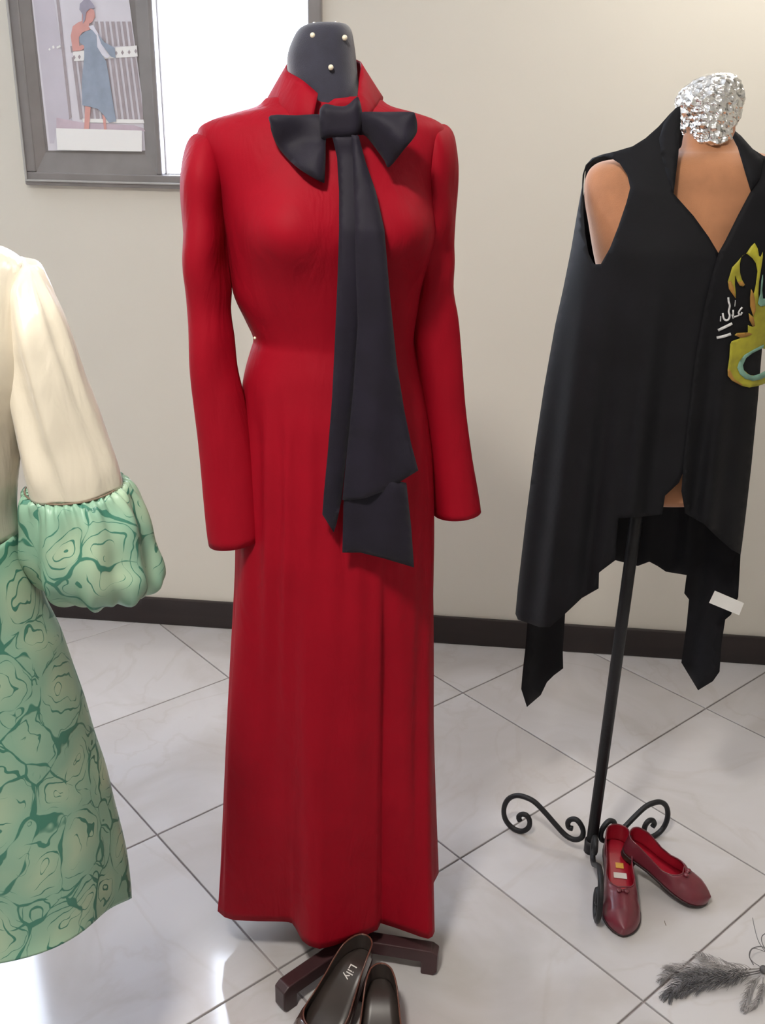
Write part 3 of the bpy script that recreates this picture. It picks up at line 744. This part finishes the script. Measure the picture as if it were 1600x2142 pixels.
# foil over the neck
FO = [(1484, 156, 1520, 155, .0, .012, .012), (1470, 161, 1532, 158, .0, .028, .028), (1452, 169, 1544, 168, .0, .038, .038), (1432, 185, 1551, 183, .0, .046, .044), (1418, 206, 1553, 203, .0, .050, .047), (1416, 222, 1550, 220, .0, .051, .048), (1424, 245, 1545, 245, .0, .050, .048), (1429, 265, 1539, 262, .0, .050, .048), (1437, 284, 1534, 278, -.002, .048, .045), (1450, 298, 1527, 292, -.012, .040, .03), (1468, 304, 1516, 302, -.02, .030, .02)]
def crumple(t, th, p):
    v = .0055 * (noise.noise(Vector((p[0] * 48, p[1] * 48, p[2] * 30))) + .6 * noise.noise(Vector(p * 130)) + .5 * abs(noise.noise(Vector(p * 90))))
    return v
rg = rows_local(FB, rows_px(FB, FO), k=5, n=72, disp=crumple); V, Fc = loft(rg, True, False)
foil = mesh('foil_wrap', V, Fc, M['foil'], origin=FB.w((.05, 0, 1.5)), smooth=False, solid=.0015, off=1.0)
tag(foil, 'crumpled silver foil wrapped over the neck of the tan dress form', 'foil')

# vest surfaces
def vprof(z):
    c = interp(z, [(.4, .0), (.8, .0), (1.0, .002), (1.2, .008), (1.35, .035), (1.45, .05), (1.6, .05)])
    a = interp(z, [(.4, .215), (.8, .213), (1.0, .205), (1.2, .193), (1.35, .20), (1.45, .205), (1.52, .19), (1.6, .15)])
    bf = interp(z, [(.4, .135), (.8, .135), (1.0, .128), (1.2, .125), (1.35, .126), (1.45, .112), (1.50, .086), (1.55, .060), (1.6, .045)])
    bb = interp(z, [(.4, .13), (.8, .13), (1.0, .12), (1.35, .11), (1.45, .10), (1.5, .085), (1.6, .06)])
    return c, a, bf, bb
def vfold(z, px, py):
    g = max(0, min(1, (1.33 - z) / .45))
    u = px + .12 * (py - 700)
    s = math.sin(u * .062 + 1.4 * math.sin(u * .017)) + .45 * math.sin(u * .12 + 1)
    return .013 * g * s
def vfront(off, side=0):
    def f(x, z, px, py):
        c, a, bf, bb = vprof(z); q = min(.985, abs(x - c) / a)
        return -bf * math.sqrt(1 - q * q) - off - vfold(z, px, py) * math.sqrt(1 - q * q)
    return f
def vback(x, z, px, py):
    c, a, bf, bb = vprof(z); q = min(.985, abs(x - c) / a)
    return bb * math.sqrt(1 - q * q) + vfold(z, px, py) * .8 * math.sqrt(1 - q * q)
vest = empty('draped_vest', FB.w((0, 0, .35)), 'black sleeveless draped vest with pointed tails and painted yellow flame', 'vest')
arm = [(1262, 328), (1280, 332), (1296, 342), (1312, 366), (1318, 393), (1310, 424), (1293, 474), (1276, 518), (1257, 552), (1243, 553), (1231, 530), (1224, 490), (1221, 450), (1220, 415), (1220.5, 385), (1223, 360), (1234, 341), (1247, 331)]
left = [(1423, 222), (1424, 255), (1419, 322), (1409, 405), (1451, 452), (1482, 495), (1503, 530), (1500, 572), (1492, 640), (1478, 740), (1465, 850), (1448, 940), (1420, 1010), (1391, 1037), (1385, 1076), (1334, 1082), (1293, 1084), (1289, 1130), (1287, 1172), (1270, 1184), (1253, 1198), (1252, 1231), (1217, 1251), (1182, 1284), (1150, 1312), (1128, 1312), (1103, 1303), (1083, 1296), (1078, 1284), (1083, 1229), (1099, 1092), (1119, 935), (1138, 809), (1161, 680), (1178, 603), (1195, 518), (1208, 441), (1217, 392), (1218.5, 366), (1225, 345), (1238, 331), (1258, 323.5), (1290, 316), (1323, 306), (1350, 289), (1377, 265), (1401, 238), (1414, 226)]
V, Fc = sheet(FB, left, vfront(.006), .003, 10, holes=[arm]); fpl = mesh('front_panel', V, Fc, M['black'], parent=vest)
right = [(1532, 288), (1543, 309), (1559, 363), (1570, 400), (1543, 451), (1516, 505), (1503, 528), (1490, 572), (1474, 640), (1456, 740), (1442, 850), (1430, 960), (1425, 1027), (1433, 1074), (1472, 1096), (1495, 1119), (1530, 1150), (1549, 1160), (1552, 1140), (1560, 1075), (1572, 970), (1585, 837), (1598, 680), (1630, 610), (1672, 520), (1700, 420), (1704, 380), (1688, 356), (1650, 340), (1597, 326), (1566, 306), (1540, 276)]
V, Fc = sheet(FB, right, vfront(.010), .003, 10); fpr = mesh('front_panel', V, Fc, M['black'], parent=vest)
bk = [(1430, 225), (1405, 236), (1377, 265), (1350, 289), (1323, 306), (1276, 320), (1240, 332), (1225, 350), (1222, 400), (1208, 470), (1192, 560), (1168, 700), (1142, 830), (1122, 960), (1106, 1092), (1096, 1229), (1103, 1303), (1099, 1354), (1093, 1405), (1090, 1441), (1102, 1479), (1131, 1454), (1144, 1427), (1158, 1413), (1178, 1398), (1177, 1362), (1182, 1284), (1215, 1225), (1255, 1196), (1287, 1172), (1303, 1176), (1334, 1184), (1358, 1175), (1375, 1184), (1393, 1196), (1436, 1203), (1431, 1241), (1441, 1254), (1436, 1307), (1425, 1386), (1460, 1444), (1491, 1425), (1505, 1405), (1509, 1347), (1517, 1296), (1529, 1286), (1544, 1249), (1549, 1160), (1560, 1075), (1572, 970), (1582, 837), (1592, 680), (1625, 610), (1668, 520), (1694, 420), (1690, 380), (1650, 345), (1597, 328), (1566, 306), (1540, 280), (1528, 250), (1480, 236)]
V, Fc = sheet(FB, bk, vback, .003, 15, d0=.1); mesh('back_panel', V, Fc, M['black'], parent=vest)
lc = [(1423, 221), (1424, 255), (1419, 322), (1409, 404), (1396, 372), (1384, 330), (1378, 290), (1388, 258), (1403, 237), (1414, 225)]
V, Fc = sheet(FB, lc, vfront(.010), .003, 10, .003, 10); mesh('lapel', V, Fc, M['black'], parent=fpl)
rc = [(1532, 288), (1543, 309), (1559, 363), (1570, 399), (1590, 372), (1596, 335), (1575, 312), (1550, 284), (1538, 274)]
V, Fc = sheet(FB, rc, vfront(.014), .003, 10, .003, 10); mesh('lapel', V, Fc, M['black'], parent=fpr)
# painted flame, traced from the cloth (zoom frame: 714 px wide for 120 px of picture)
def zf(pts): return [(1480 + x / 5.95, 480 + y / 5.95) for x, y in pts]
PD = lambda o: vfront(.0125 + o)
fl = zf([(585, 165), (625, 240), (640, 330), (660, 340), (685, 280), (688, 340), (672, 450), (655, 560), (640, 660), (632, 800), (640, 900), (655, 960), (720, 900), (760, 900), (760, 1500), (680, 1480), (560, 1540), (480, 1600), (440, 1690), (450, 1750), (520, 1810), (600, 1820), (680, 1790), (760, 1760), (760, 1900), (640, 1945), (520, 1968), (420, 1945), (300, 1880), (250, 1820), (248, 1740), (270, 1600), (280, 1430), (300, 1390), (400, 1355), (400, 1345), (335, 1315), (360, 1290), (500, 1280), (500, 1190), (565, 1215), (520, 1130), (510, 1040), (570, 1090), (530, 960), (528, 850), (540, 740), (575, 800), (600, 680), (620, 520), (600, 420), (560, 360), (500, 310), (480, 300), (540, 210)])
V, Fc = sheet(FB, fl, PD(0), .0012, 6); flame = tag(mesh('flame_print', V, Fc, M['f_yellow'], parent=vest), 'yellow-green painted flame on the black cloth')
fl2 = zf([(475, 300), (420, 340), (400, 440), (405, 540), (425, 620), (465, 690), (440, 710), (400, 700), (370, 650), (345, 570), (340, 680), (350, 790), (350, 860), (320, 820), (265, 740), (250, 650), (275, 570), (305, 470), (380, 390), (430, 330)])
V, Fc = sheet(FB, fl2, PD(0), .0012, 5); mesh('flame_print', V, Fc, M['f_yellow'], parent=vest)
for pts, mt in (([(255, 650), (290, 640), (330, 720), (350, 860), (320, 820), (265, 740)], 'f_orange'), ([(430, 640), (465, 690), (440, 708), (400, 698), (372, 650), (400, 655)], 'f_orange'),
                ([(545, 745), (575, 800), (590, 880), (600, 1000), (570, 1085), (530, 950), (528, 850)], 'f_orange'), ([(512, 1050), (575, 1100), (590, 1200), (565, 1210), (520, 1130)], 'f_orange'), ([(340, 1315), (365, 1292), (500, 1282), (560, 1300), (480, 1340), (405, 1348)], 'f_orange'), ([(250, 1740), (275, 1740), (330, 1860), (440, 1935), (420, 1944), (300, 1879), (251, 1820)], 'f_orange')):
    V, Fc = sheet(FB, zf(pts), PD(.0012), .0008, 5); mesh('flame_edge', V, Fc, M[mt], parent=flame)
V, Fc = sheet(FB, zf([(700, 1430), (580, 1490), (460, 1560), (390, 1650), (368, 1720), (400, 1800), (470, 1860), (560, 1885), (650, 1870), (740, 1830), (740, 1745), (640, 1800), (560, 1820), (490, 1795), (450, 1750), (440, 1690), (480, 1600), (560, 1540), (700, 1470)]), PD(.0012), .0008, 5); mesh('flame_rim', V, Fc, M['f_teal'], parent=flame)
V, Fc = sheet(FB, zf([(690, 560), (690, 640), (680, 760), (690, 860), (740, 860), (740, 940), (660, 960), (625, 920), (640, 850), (655, 800), (668, 640), (680, 570)]), PD(.0012), .0008, 5); mesh('flame_rim', V, Fc, M['f_teal'], parent=flame)
def stroke(pts, w):
    P = np.array(smooth_path([(*p, 0) for p in zf(pts)], 4))[:, :2]; L, Rr = [], []
    for i in range(len(P)):
        t = P[min(i + 1, len(P) - 1)] - P[max(i - 1, 0)]; t = t / (np.linalg.norm(t) + 1e-9); n_ = np.array([-t[1], t[0]]) * w / 5.95 / 2
        L.append(tuple(P[i] + n_)); Rr.append(tuple(P[i] - n_))
    return L + Rr[::-1]
for pts, w in (([(258, 845), (262, 900), (276, 950), (262, 1020), (275, 1070), (262, 1115), (230, 1132), (200, 1105), (188, 1040)], 24),
               ([(433, 968), (405, 1000), (385, 1040), (410, 1062), (430, 1030)], 22), ([(400, 1062), (360, 1080), (325, 1090), (318, 1100), (318, 1000)], 20), ([(345, 880), (338, 960)], 8), ([(163, 1080), (160, 1145)], 14), ([(300, 1060), (318, 1108)], 12),
               ([(130, 1255), (215, 1215), (305, 1170)], 34), ([(112, 1348), (200, 1330), (290, 1300)], 34)):
    V, Fc = sheet(FB, stroke(pts, w), PD(.0005), .0008, 4); mesh('lettering', V, Fc, M['chalk'], parent=vest)
# paper tag
q = [FB.at(x, y, -.02) for x, y in ((1495, 1236), (1556, 1262), (1546, 1287), (1483, 1261))]
P4 = [FB.w(p) for p in q]; V = P4 + [p + FB.v * .0012 for p in P4]
tg = mesh('price_tag', V, [(0, 1, 2, 3), (7, 6, 5, 4), (0, 4, 5, 1), (1, 5, 6, 2), (2, 6, 7, 3), (3, 7, 4, 0)], M['tag'], origin=P4[0], smooth=False)
tag(tg, 'blank white paper tag hanging on a tail of the black vest', 'tag')

# ------------------------------------------------------------------ cream and green dress
FC = Frame(-0.683, 1.003)
dress = empty('brocade_dress', FC.w((0, 0, .38)), 'cream satin dress with green rose brocade skirt and puffed cuffs', 'dress')
def sym(rows): return [(-x, z, x, z, 0, bf, bb) for x, z, bf, bb in rows]
bod = sym([(.060, 1.425, .05, .05), (.085, 1.415, .055, .055), (.135, 1.400, .065, .062), (.170, 1.385, .075, .070), (.186, 1.360, .088, .08), (.182, 1.31, .105, .09), (.172, 1.25, .115, .095), (.155, 1.17, .105, .09), (.140, 1.09, .098, .088), (.136, 1.045, .098, .09)])
def bod_disp(t, th, p): return .003 * math.sin(8 * th + 9 * p[2]) * t + .004 * nz(p[0], p[1], p[2], 12)
rg = rows_local(FC, bod, k=6, n=80, disp=bod_disp); V, Fc = loft(rg); mesh('bodice', V, Fc, M['cream'], parent=dress, solid=.002)
sk_px = [(34, 1098), (50, 1140), (69, 1178), (96, 1250), (126, 1312), (153, 1389), (177, 1457), (197, 1529), (217, 1594), (233, 1662), (249, 1727), (261, 1787), (270, 1845), (272, 1880)]
sk = []
for i, (x, y) in enumerate(sk_px):
    l = FC.at(x, y); s = i / (len(sk_px) - 1); sk.append((l[0], l[2], .100 + .045 * s ** .8, .095 + .10 * s ** .8))
def sk_disp(t, th, p): return (.004 + .008 * t) * math.sin(5 * th + .9) * t * (0.4 if abs(math.cos(th)) > .97 else 1) + .004 * t * nz(p[0], p[1], p[2], 8)
rg = rows_local(FC, sym(sk), k=5, n=96, disp=sk_disp)
for i, ring in enumerate(rg):     # the hem rides up over the front
    t_ = max(0, (i / (len(rg) - 1) - .55) / .45)
    for j, p in enumerate(ring): p[2] += .10 * t_ * max(0, -math.sin(2 * math.pi * j / 96)) ** .85
V, Fc = loft(rg); mesh('skirt', V, Fc, M['brocade'], parent=dress, solid=.002)
SC = [(30, 560, 52, 538, -.005, .03, .03), (-8, 610, 82, 544, -.01, .05, .05), (-14, 670, 100, 572, -.02, .058, .056), (0, 730, 120, 622, -.03, .060, .056), (14, 790, 147, 697, -.035, .060, .056), (26, 860, 178, 782, -.04, .060, .056), (34, 930, 212, 873, -.045, .062, .058), (44, 990, 238, 948, -.05, .064, .060), (54, 1036, 250, 996, -.05, .066, .062)]
def sat(t, th, p):
    s = .0075 * math.sin(5 * th + 2.6 + 3.5 * nz(p[0] * .6, p[1] * .6, p[2] * .4, 9)) * min(1, t * 2.2) * (1 - .6 * t) + .010 * nz(p[0], p[1], p[2] * .3, 18) * (1 - .6 * t)
    for c0, w_, am in ((3.75, .16, .006), (4.35, .13, .007), (4.95, .18, .008), (5.6, .16, .006)):   # long soft folds
        wob = .35 * nz(c0, 0, p[2], 6); s += am * math.exp(-((th - c0 - wob) / w_) ** 2) * math.sin(math.pi * min(1, max(0, t * .95 + .03))) ** .6
    s += .007 * math.sin(22 * t + 2 * math.cos(th)) * max(0, 1 - t * 2.2) * max(0, -math.cos(th - .3)) + .004 * nz(p[0], p[1], p[2], 16) * (1 - t)
    return s
lsc = rows_px(FC, SC)
CF = [(56, 1034, 249, 995, -.05, .064, .060), (48, 1046, 262, 1003, -.05, .075, .070), (45, 1075, 280, 1026, -.05, .084, .080), (46, 1115, 298, 1070, -.052, .090, .085), (52, 1155, 315, 1118, -.054, .093, .088), (62, 1195, 327, 1160, -.055, .092, .088), (84, 1228, 326, 1192, -.055, .084, .080), (118, 1243, 308, 1212, -.055, .068, .066), (150, 1244, 284, 1222, -.055, .050, .05), (165, 1232, 262, 1214, -.055, .04, .04)]
def puff(t, th, p):
    g = math.exp(-(t / .16) ** 2); e = math.exp(-((t - .85) / .2) ** 2)
    return g * .0055 * math.sin(34 * th + 3 * nz(p[0], p[1], p[2], 10)) + (1 - g) * .006 * math.sin(9 * th + 2 + 6 * t) + e * .006 * math.sin(19 * th + 1) + .006 * nz(p[0], p[1], p[2], 22)
lcf = rows_px(FC, CF)
def mir(rows): return [(-r[2], r[3], -r[0], r[1], *r[4:]) for r in rows]
for rs, rc_ in ((lsc, lcf), (mir(lsc), mir(lcf))):
    rg = rows_local(FC, rs, k=7, n=64, disp=sat); V, Fc = loft(rg, True, False); slv = mesh('sleeve', V, Fc, M['cream'], parent=dress, solid=.0018)
    rg2 = rows_local(FC, rc_, k=7, n=160, disp=puff); V, Fc = loft(rg2, False, False); mesh('puffed_cuff', V, Fc, M['brocade'], parent=dress, solid=.0018)
    ring = rows_local(FC, [rs[-1], rs[-1]], k=1, n=64)[0]; ring = [p + np.array([0, 0, .001]) for p in ring]
    c_ = np.mean(ring, axis=0); ring = [c_ + (p - c_) * 1.012 for p in ring]
    V, Fc = sweep(ring + ring[:2], .0012, 6); mesh('seam_cord', V, Fc, M['thread'], parent=slv)
formC = empty('dress_form', FC.w((0, 0, 0)), 'plain grey dress form holding up the cream and green dress', 'dress form')
rg = rows_local(FC, sym([(.045, 1.47, .045, .045), (.05, 1.44, .048, .048), (.07, 1.41, .05, .05), (.13, 1.385, .058, .055), (.15, 1.34, .075, .07), (.145, 1.25, .085, .075), (.125, 1.12, .08, .072), (.12, 1.02, .085, .08), (.14, .88, .1, .1), (.13, .80, .09, .09)]), k=3, n=40); V, Fc = loft(rg, True, True); mesh('torso', V, Fc, M['form_grey'], parent=formC)
V, Fc = sweep([FC.w((0, 0, .02)), FC.w((0, 0, .82))], .014, 12); mesh('pole', V, Fc, M['iron'], parent=formC)
rg = [[FC.w((r * math.cos(2 * math.pi * j / 40), r * math.sin(2 * math.pi * j / 40), z)) for j in range(40)] for r, z in ((.135, .0), (.14, .004), (.138, .012), (.06, .022), (.02, .03))]
V, Fc = loft(rg, True, True); mesh('base', V, Fc, M['iron'], parent=formC)

# ------------------------------------------------------------------ shoes
def shoe(name, heel, toe, up, width, heel_h, mo, mi, ms, label, cat, group, shape, vamp=(.50, .70), wall=.045, text=None, bowed=True, cord=False):
    """heel, toe: world points of the sole ends; the shoe is built along them"""
    heel, toe, up = [np.array(v, float) for v in (heel, toe, up)]
    yv = toe - heel; L = np.linalg.norm(yv); yv /= L; xv = np.cross(yv, up); xv /= np.linalg.norm(xv); zv = np.cross(xv, yv)
    W = lambda x, y, z: heel + xv * x + yv * y + zv * z
    root = empty(name, heel, label, cat, group)
    wf = lambda t: width * float(np.interp(t, [s[0] for s in shape], [s[1] for s in shape]))
    zb = lambda t: heel_h * (0.5 + 0.5 * math.cos(math.pi * min(1, max(0, (t - .12) / .55)))) + .004
    hf = lambda t: float(np.interp(t, [0, .15, .35, vamp[0], vamp[1], .85, 1], [wall * 1.05, wall, wall * .72, wall * .66, wall * .95, wall * .75, wall * .45]))
    def of(t):
        if t < vamp[0]: return .93
        if t < vamp[1]: return .93 * math.sqrt(max(0, 1 - ((t - vamp[0]) / (vamp[1] - vamp[0])) ** 2))
        return 0.0
    ts = [0, .006, .015, .03, .05, .08, .12] + list(np.linspace(.16, .9, 40)) + [.92, .94, .955, .97, .98, .99, .996, 1]
    J = 9; V, Fc = [], []
    for sgn in (1, -1):
        b = len(V)
        for t in ts:
            w, o, hh = wf(t), of(t) * wf(t), hf(t)
            for j in range(J):
                ph = j / (J - 1) * math.pi / 2
                V.append(W(sgn * (o + (w - o) * math.cos(ph) ** .9 * (1 + .0 * ph)) * (1.0), t * L, zb(t) + hh * math.sin(ph)))
        for i in range(len(ts) - 1):
            for j in range(J - 1):
                Fc.append((b + i * J + j, b + i * J + j + 1, b + (i + 1) * J + j + 1, b + (i + 1) * J + j))
    o = mesh('upper', V, Fc, [mo, mi], parent=root, solid=0.0)
    bm = bmesh.new(); bm.from_mesh(o.data); bmesh.ops.remove_doubles(bm, verts=bm.verts, dist=.0004); bmesh.ops.recalc_face_normals(bm, faces=bm.faces); bm.to_mesh(o.data); bm.free()
    o.data.polygons.foreach_set('use_smooth', [True] * len(o.data.polygons))
    # make sure the outside faces out
    md = o.modifiers.new('thickness', 'SOLIDIFY'); md.thickness = .0018; md.offset = -1; md.material_offset = 1; md.material_offset_rim = 0
    rim = []
    for sgn in (1, -1):
        seg = [W(sgn * of(t) * wf(t), t * L, zb(t) + hf(t)) for t in ts if t <= vamp[1]]
        rim += seg if sgn == 1 else seg[::-1][1:]
    V, Fc = sweep(rim[::-1], .0016, 6); mesh('topline', V, Fc, M['cord'] if cord else mo, parent=o)
    # sole
    def plate(nm, z0, z1, k, t0, t1, mt):
        tt = [t for t in ts if t0 <= t <= t1]; V, Fc = [], []
        for t in tt:
            for x in (-1, -.5, 0, .5, 1):
                V.append(W(x * wf(t) * k, t * L, zb(t) + z1))
            for x in (-1, -.5, 0, .5, 1): V.append(W(x * wf(t) * k, t * L, zb(t) + z0))
        n = len(tt)
        for i in range(n - 1):
            for q in range(4):
                Fc.append((i * 10 + q, i * 10 + q + 1, (i + 1) * 10 + q + 1, (i + 1) * 10 + q)); Fc.append((i * 10 + 5 + q, (i + 1) * 10 + 5 + q, (i + 1) * 10 + 6 + q, i * 10 + 6 + q))
            Fc.append((i * 10, (i + 1) * 10, (i + 1) * 10 + 5, i * 10 + 5)); Fc.append((i * 10 + 4, i * 10 + 9, (i + 1) * 10 + 9, (i + 1) * 10 + 4))
        for i in (0, n - 1):
            for q in range(4): Fc.append((i * 10 + q, i * 10 + q + 5, i * 10 + q + 6, i * 10 + q + 1))
        return mesh(nm, V, Fc, mt, parent=root)
    plate('sole', -.004, .001, 1.03, 0, 1, ms)
    ins = plate('insole', .001, .0035, .95, .006, .9, mi)
    # heel block
    hb = []
    for z in (0.0, zb(0.1) - .002):
        k = .88 if z == 0 else .98
        hb.append([W(k * wf(t) * s, t * L, z) for s, tl in ((1, [.01, .03, .06, .1, .15, .2]), (-1, [.2, .15, .1, .06, .03, .01])) for t in tl])
    V, Fc = loft(hb, True, True); mesh('heel', V, Fc, ms, parent=root, smooth=False)
    if bowed:
        t = vamp[1] + .03; c_ = W(0, t * L, zb(t) + hf(t) + .002)
        P = merge([sphere(c_ + xv * .008, .006, 10, 6, (1, 1, .6)), sphere(c_ - xv * .008, .006, 10, 6, (1, 1, .6)), sphere(c_, .0035, 8, 6)])
        mesh('bow', *P, mo, parent=o)
    return root, W, L, zb, ins
RS = [(0, 0), (.006, .26), (.02, .46), (.05, .62), (.1, .72), (.2, .76), (.35, .72), (.5, .80), (.65, .95), (.75, 1.0), (.84, .95), (.91, .76), (.96, .50), (.99, .22), (1, 0)]
PS = [(0, 0), (.006, .16), (.02, .29), (.05, .41), (.1, .51), (.2, .63), (.35, .75), (.5, .90), (.62, 1.0), (.72, .98), (.82, .80), (.9, .56), (.96, .32), (.99, .14), (1, 0)]
t1 = on_z(1304, 1953, .012); h1 = on_z(1285, 1768, .028)
t1[2] = .002
sh1, W1, L1, zb1, ins1 = shoe('ballet_flat', h1, t1, (0, 0, 1), .040, .012, M['maroon'], M['red_lining'], M['sole'], 'maroon ballet flat beside the front scroll foot, gold and white print on its insole', 'shoe', 'pair of maroon flats', RS, (.46, .66), .046)
for (a, b, w_, hh, mt) in ((.30, -.004, .0085, .0075, 'gold'), (.40, -.004, .014, .008, 'print_white')):
    V, Fc = obox(W1(b, a * L1, zb1(a) + .0040), W1(w_, 0, 0) - W1(0, 0, 0), W1(0, hh, 0) - W1(0, 0, 0), W1(0, 0, .0005) - W1(0, 0, 0))
    mesh('insole_print', V, Fc, M[mt], parent=ins1, smooth=False)
t2 = on_z(1480, 1886, .01); h2 = on_z(1300, 1776, .052)
t2[2] = .004
shoe('ballet_flat', h2, t2, (0.1, -.06, 1), .040, .012, M['maroon'], M['red_lining'], M['sole'], 'maroon ballet flat with its heel propped inside the other flat', 'shoe', 'pair of maroon flats', RS, (.46, .66), .042)
# brown court shoes below the coat
def pump(back_px, mid_px, length=.232, hh=.070, wall_=.036):
    """floor points of a heeled shoe from the back of its topline and a point of its insole"""
    hp = on_z(*back_px, hh + wall_ + .006); hp[2] = .001; mp = on_z(*mid_px, .03); dv = mp - hp; dv[2] = 0
    tp = hp + dv / np.linalg.norm(dv) * length; tp[2] = .002; return hp, tp
hb_, tb = pump((768, 1958), (668, 2142))
hb2, tb2 = pump((797, 2016), (795, 2142))
s3, W3, L3, zb3, ins3 = shoe('court_shoe', hb_, tb, (0, 0, 1), .049, .070, M['brown_patent'], M['brown_lining'], M['sole'], 'brown patent court shoe with white lettering on its insole', 'shoe', 'pair of brown court shoes', PS, (.50, .74), .036, bowed=False, cord=True)
def lettering(txt, o, xd, yd, size, mt, parent, name):
    cu = bpy.data.curves.new(name, 'FONT'); cu.body = txt; cu.size = size; cu.extrude = .0002; cu.align_x = 'CENTER'; cu.align_y = 'CENTER'
    tmp = bpy.data.objects.new(name, cu); col.objects.link(tmp); dg = bpy.context.evaluated_depsgraph_get()
    me = bpy.data.meshes.new_from_object(tmp.evaluated_get(dg)); bpy.data.objects.remove(tmp)
    xd = xd / np.linalg.norm(xd); yd = yd - xd * (xd @ yd); yd = yd / np.linalg.norm(yd); zd = np.cross(xd, yd)
    V = [np.array(o) + xd * v.co.x + yd * v.co.y + zd * v.co.z for v in me.vertices]; Fc = [tuple(p.vertices) for p in me.polygons]
    return mesh(name, V, Fc, mt, parent=parent, smooth=False)
tl_ = .24
yv3 = W3(0, 1, 0) - W3(0, 0, 0); xv3 = W3(1, 0, 0) - W3(0, 0, 0); sl3 = (zb3(tl_ + .06) - zb3(tl_ - .06)) / (.12 * L3); zv3 = W3(0, 0, 1) - W3(0, 0, 0)
along = yv3 + zv3 * sl3
sd = -xv3 if np.cross(along, -xv3)[2] > 0 else xv3
lettering('Lily', W3(.000, tl_ * L3, zb3(tl_) + .0042), along, sd, .021, M['print_white'], ins3, 'insole_lettering')
shoe('court_shoe', hb2, tb2, (0, 0, 1), .049, .070, M['brown_patent'], M['brown_lining'], M['sole'], 'brown patent court shoe with a plain insole beside the lettered one', 'shoe', 'pair of brown court shoes', PS, (.50, .74), .036, bowed=False, cord=True)

# ------------------------------------------------------------------ feather spray on the floor
random.seed(4)
spray = empty('feather_spray', on_z(1592, 2030), 'grey feather spray with looped strands lying on the marble floor', 'feather spray')
def plume(path_px, wid, mt, lift, n=150, seed=1, curl=.5, name='plume'):
    rnd = random.Random(seed)
    P = np.array(smooth_path([on_z(x, y, z) for x, y, z in path_px], 8)); V, Fc = [], []
    v, f = sweep(list(P), [.0012 * (1 - .6 * i / len(P)) for i in range(len(P))], 5); V += v; Fc += f
    for k in range(n):
        s = rnd.uniform(.12, 1.0); i = min(len(P) - 2, int(s * (len(P) - 1))); p = P[i]; t = P[i + 1] - P[i]; t /= np.linalg.norm(t)
        side = 1 if k % 2 else -1; sd = np.array([-t[1], t[0], 0]) * side
        ln = wid * math.sin(math.pi * min(1, .15 + .85 * s) ** .8) ** .6 * rnd.uniform(.6, 1.1) + .008
        dr = t * rnd.uniform(.6, 1.2) + sd * rnd.uniform(.35, .8); dr /= np.linalg.norm(dr)
        pts = []
        for j in range(6):
            a = j / 5; q = p + dr * ln * a + sd * (-curl * ln * .25 * a * a) + t * ln * .2 * a * a + np.array([0, 0, lift * math.sin(math.pi * a) + rnd.uniform(0, .002)]); q[2] = max(.0012, q[2]); pts.append(q)
        w0 = rnd.uniform(.0007, .0014); b = len(V)
        nn = np.cross(dr, (0, 0, 1)); nn /= np.linalg.norm(nn) + 1e-9
        for j, q in enumerate(pts):
            w_ = w0 * (1 - .8 * j / 5); V += [q + nn * w_, q - nn * w_, q + np.array([0, 0, w_])]
        for j in range(5):
            a = b + j * 3
            for u, v_ in ((0, 1), (1, 2), (2, 0)): Fc.append((a + u, a + v_, a + 3 + v_, a + 3 + u))
    return mesh(name, V, Fc, mt, parent=spray)
plume([(1590, 2030, .012), (1530, 2042, .014), (1480, 2042, .014), (1435, 2050, .010), (1405, 2075, .006), (1398, 2088, .003)], .028, M['feather'], .004, 230, 1, .3)
plume([(1590, 2034, .012), (1530, 2048, .012), (1480, 2060, .008), (1440, 2072, .005), (1412, 2082, .003)], .022, M['feather'], .003, 150, 2, .2)
plume([(1590, 2026, .012), (1535, 2026, .016), (1490, 2012, .014), (1456, 1997, .008)], .016, M['feather_light'], .003, 110, 3, -.4)
plume([(1590, 2026, .012), (1520, 2032, .014), (1460, 2026, .010), (1420, 2024, .006), (1390, 2030, .004)], .020, M['feather_light'], .003, 150, 4, .4)
plume([(1590, 2030, .012), (1510, 2040, .012), (1440, 2038, .008), (1395, 2042, .004), (1380, 2054, .003)], .014, M['feather_light'], .003, 90, 5, .4)
plume([(1590, 2040, .012), (1570, 2062, .010), (1562, 2090, .008), (1555, 2112, .004)], .011, M['feather_light'], .002, 70, 6, .4)
plume([(1596, 2045, .012), (1594, 2072, .010), (1584, 2096, .008), (1556, 2116, .003)], .010, M['feather_light'], .002, 60, 7, .4)
for pts, rad in (([(1600, 1990, .02), (1586, 1968, .028), (1578, 1940, .022), (1574, 1920, .012)], .0007), ([(1606, 1996, .02), (1594, 1972, .03), (1594, 1958, .03), (1606, 1950, .03)], .0009), ([(1576, 2018, .012), (1567, 2000, .02), (1572, 1985, .026), (1590, 1980, .026), (1606, 1985, .02)], .0009), ([(1590, 2022, .012), (1575, 2012, .02), (1568, 2000, .026), (1576, 1984, .03), (1604, 1992, .02)], .0006)):
    V, Fc = sweep(smooth_path([on_z(x, y, z) for x, y, z in pts], 6), rad, 6); mesh('strand', V, Fc, M['feather'], parent=spray)
V, Fc = sphere(on_z(1597, 2028, .010), .008, 12, 8); mesh('binding', V, Fc, M['feather'], parent=spray)
V, Fc = sweep([on_z(1390, 1926, .001), on_z(1391, 1931, .002), on_z(1393, 1936, .001)], .0006, 6)
th_ = mesh('loose_thread', V, Fc, M['thread'], origin=on_z(1391, 1931)); tag(th_, 'tiny dark thread lying on the tiles between maroon flats and feathers', 'thread')
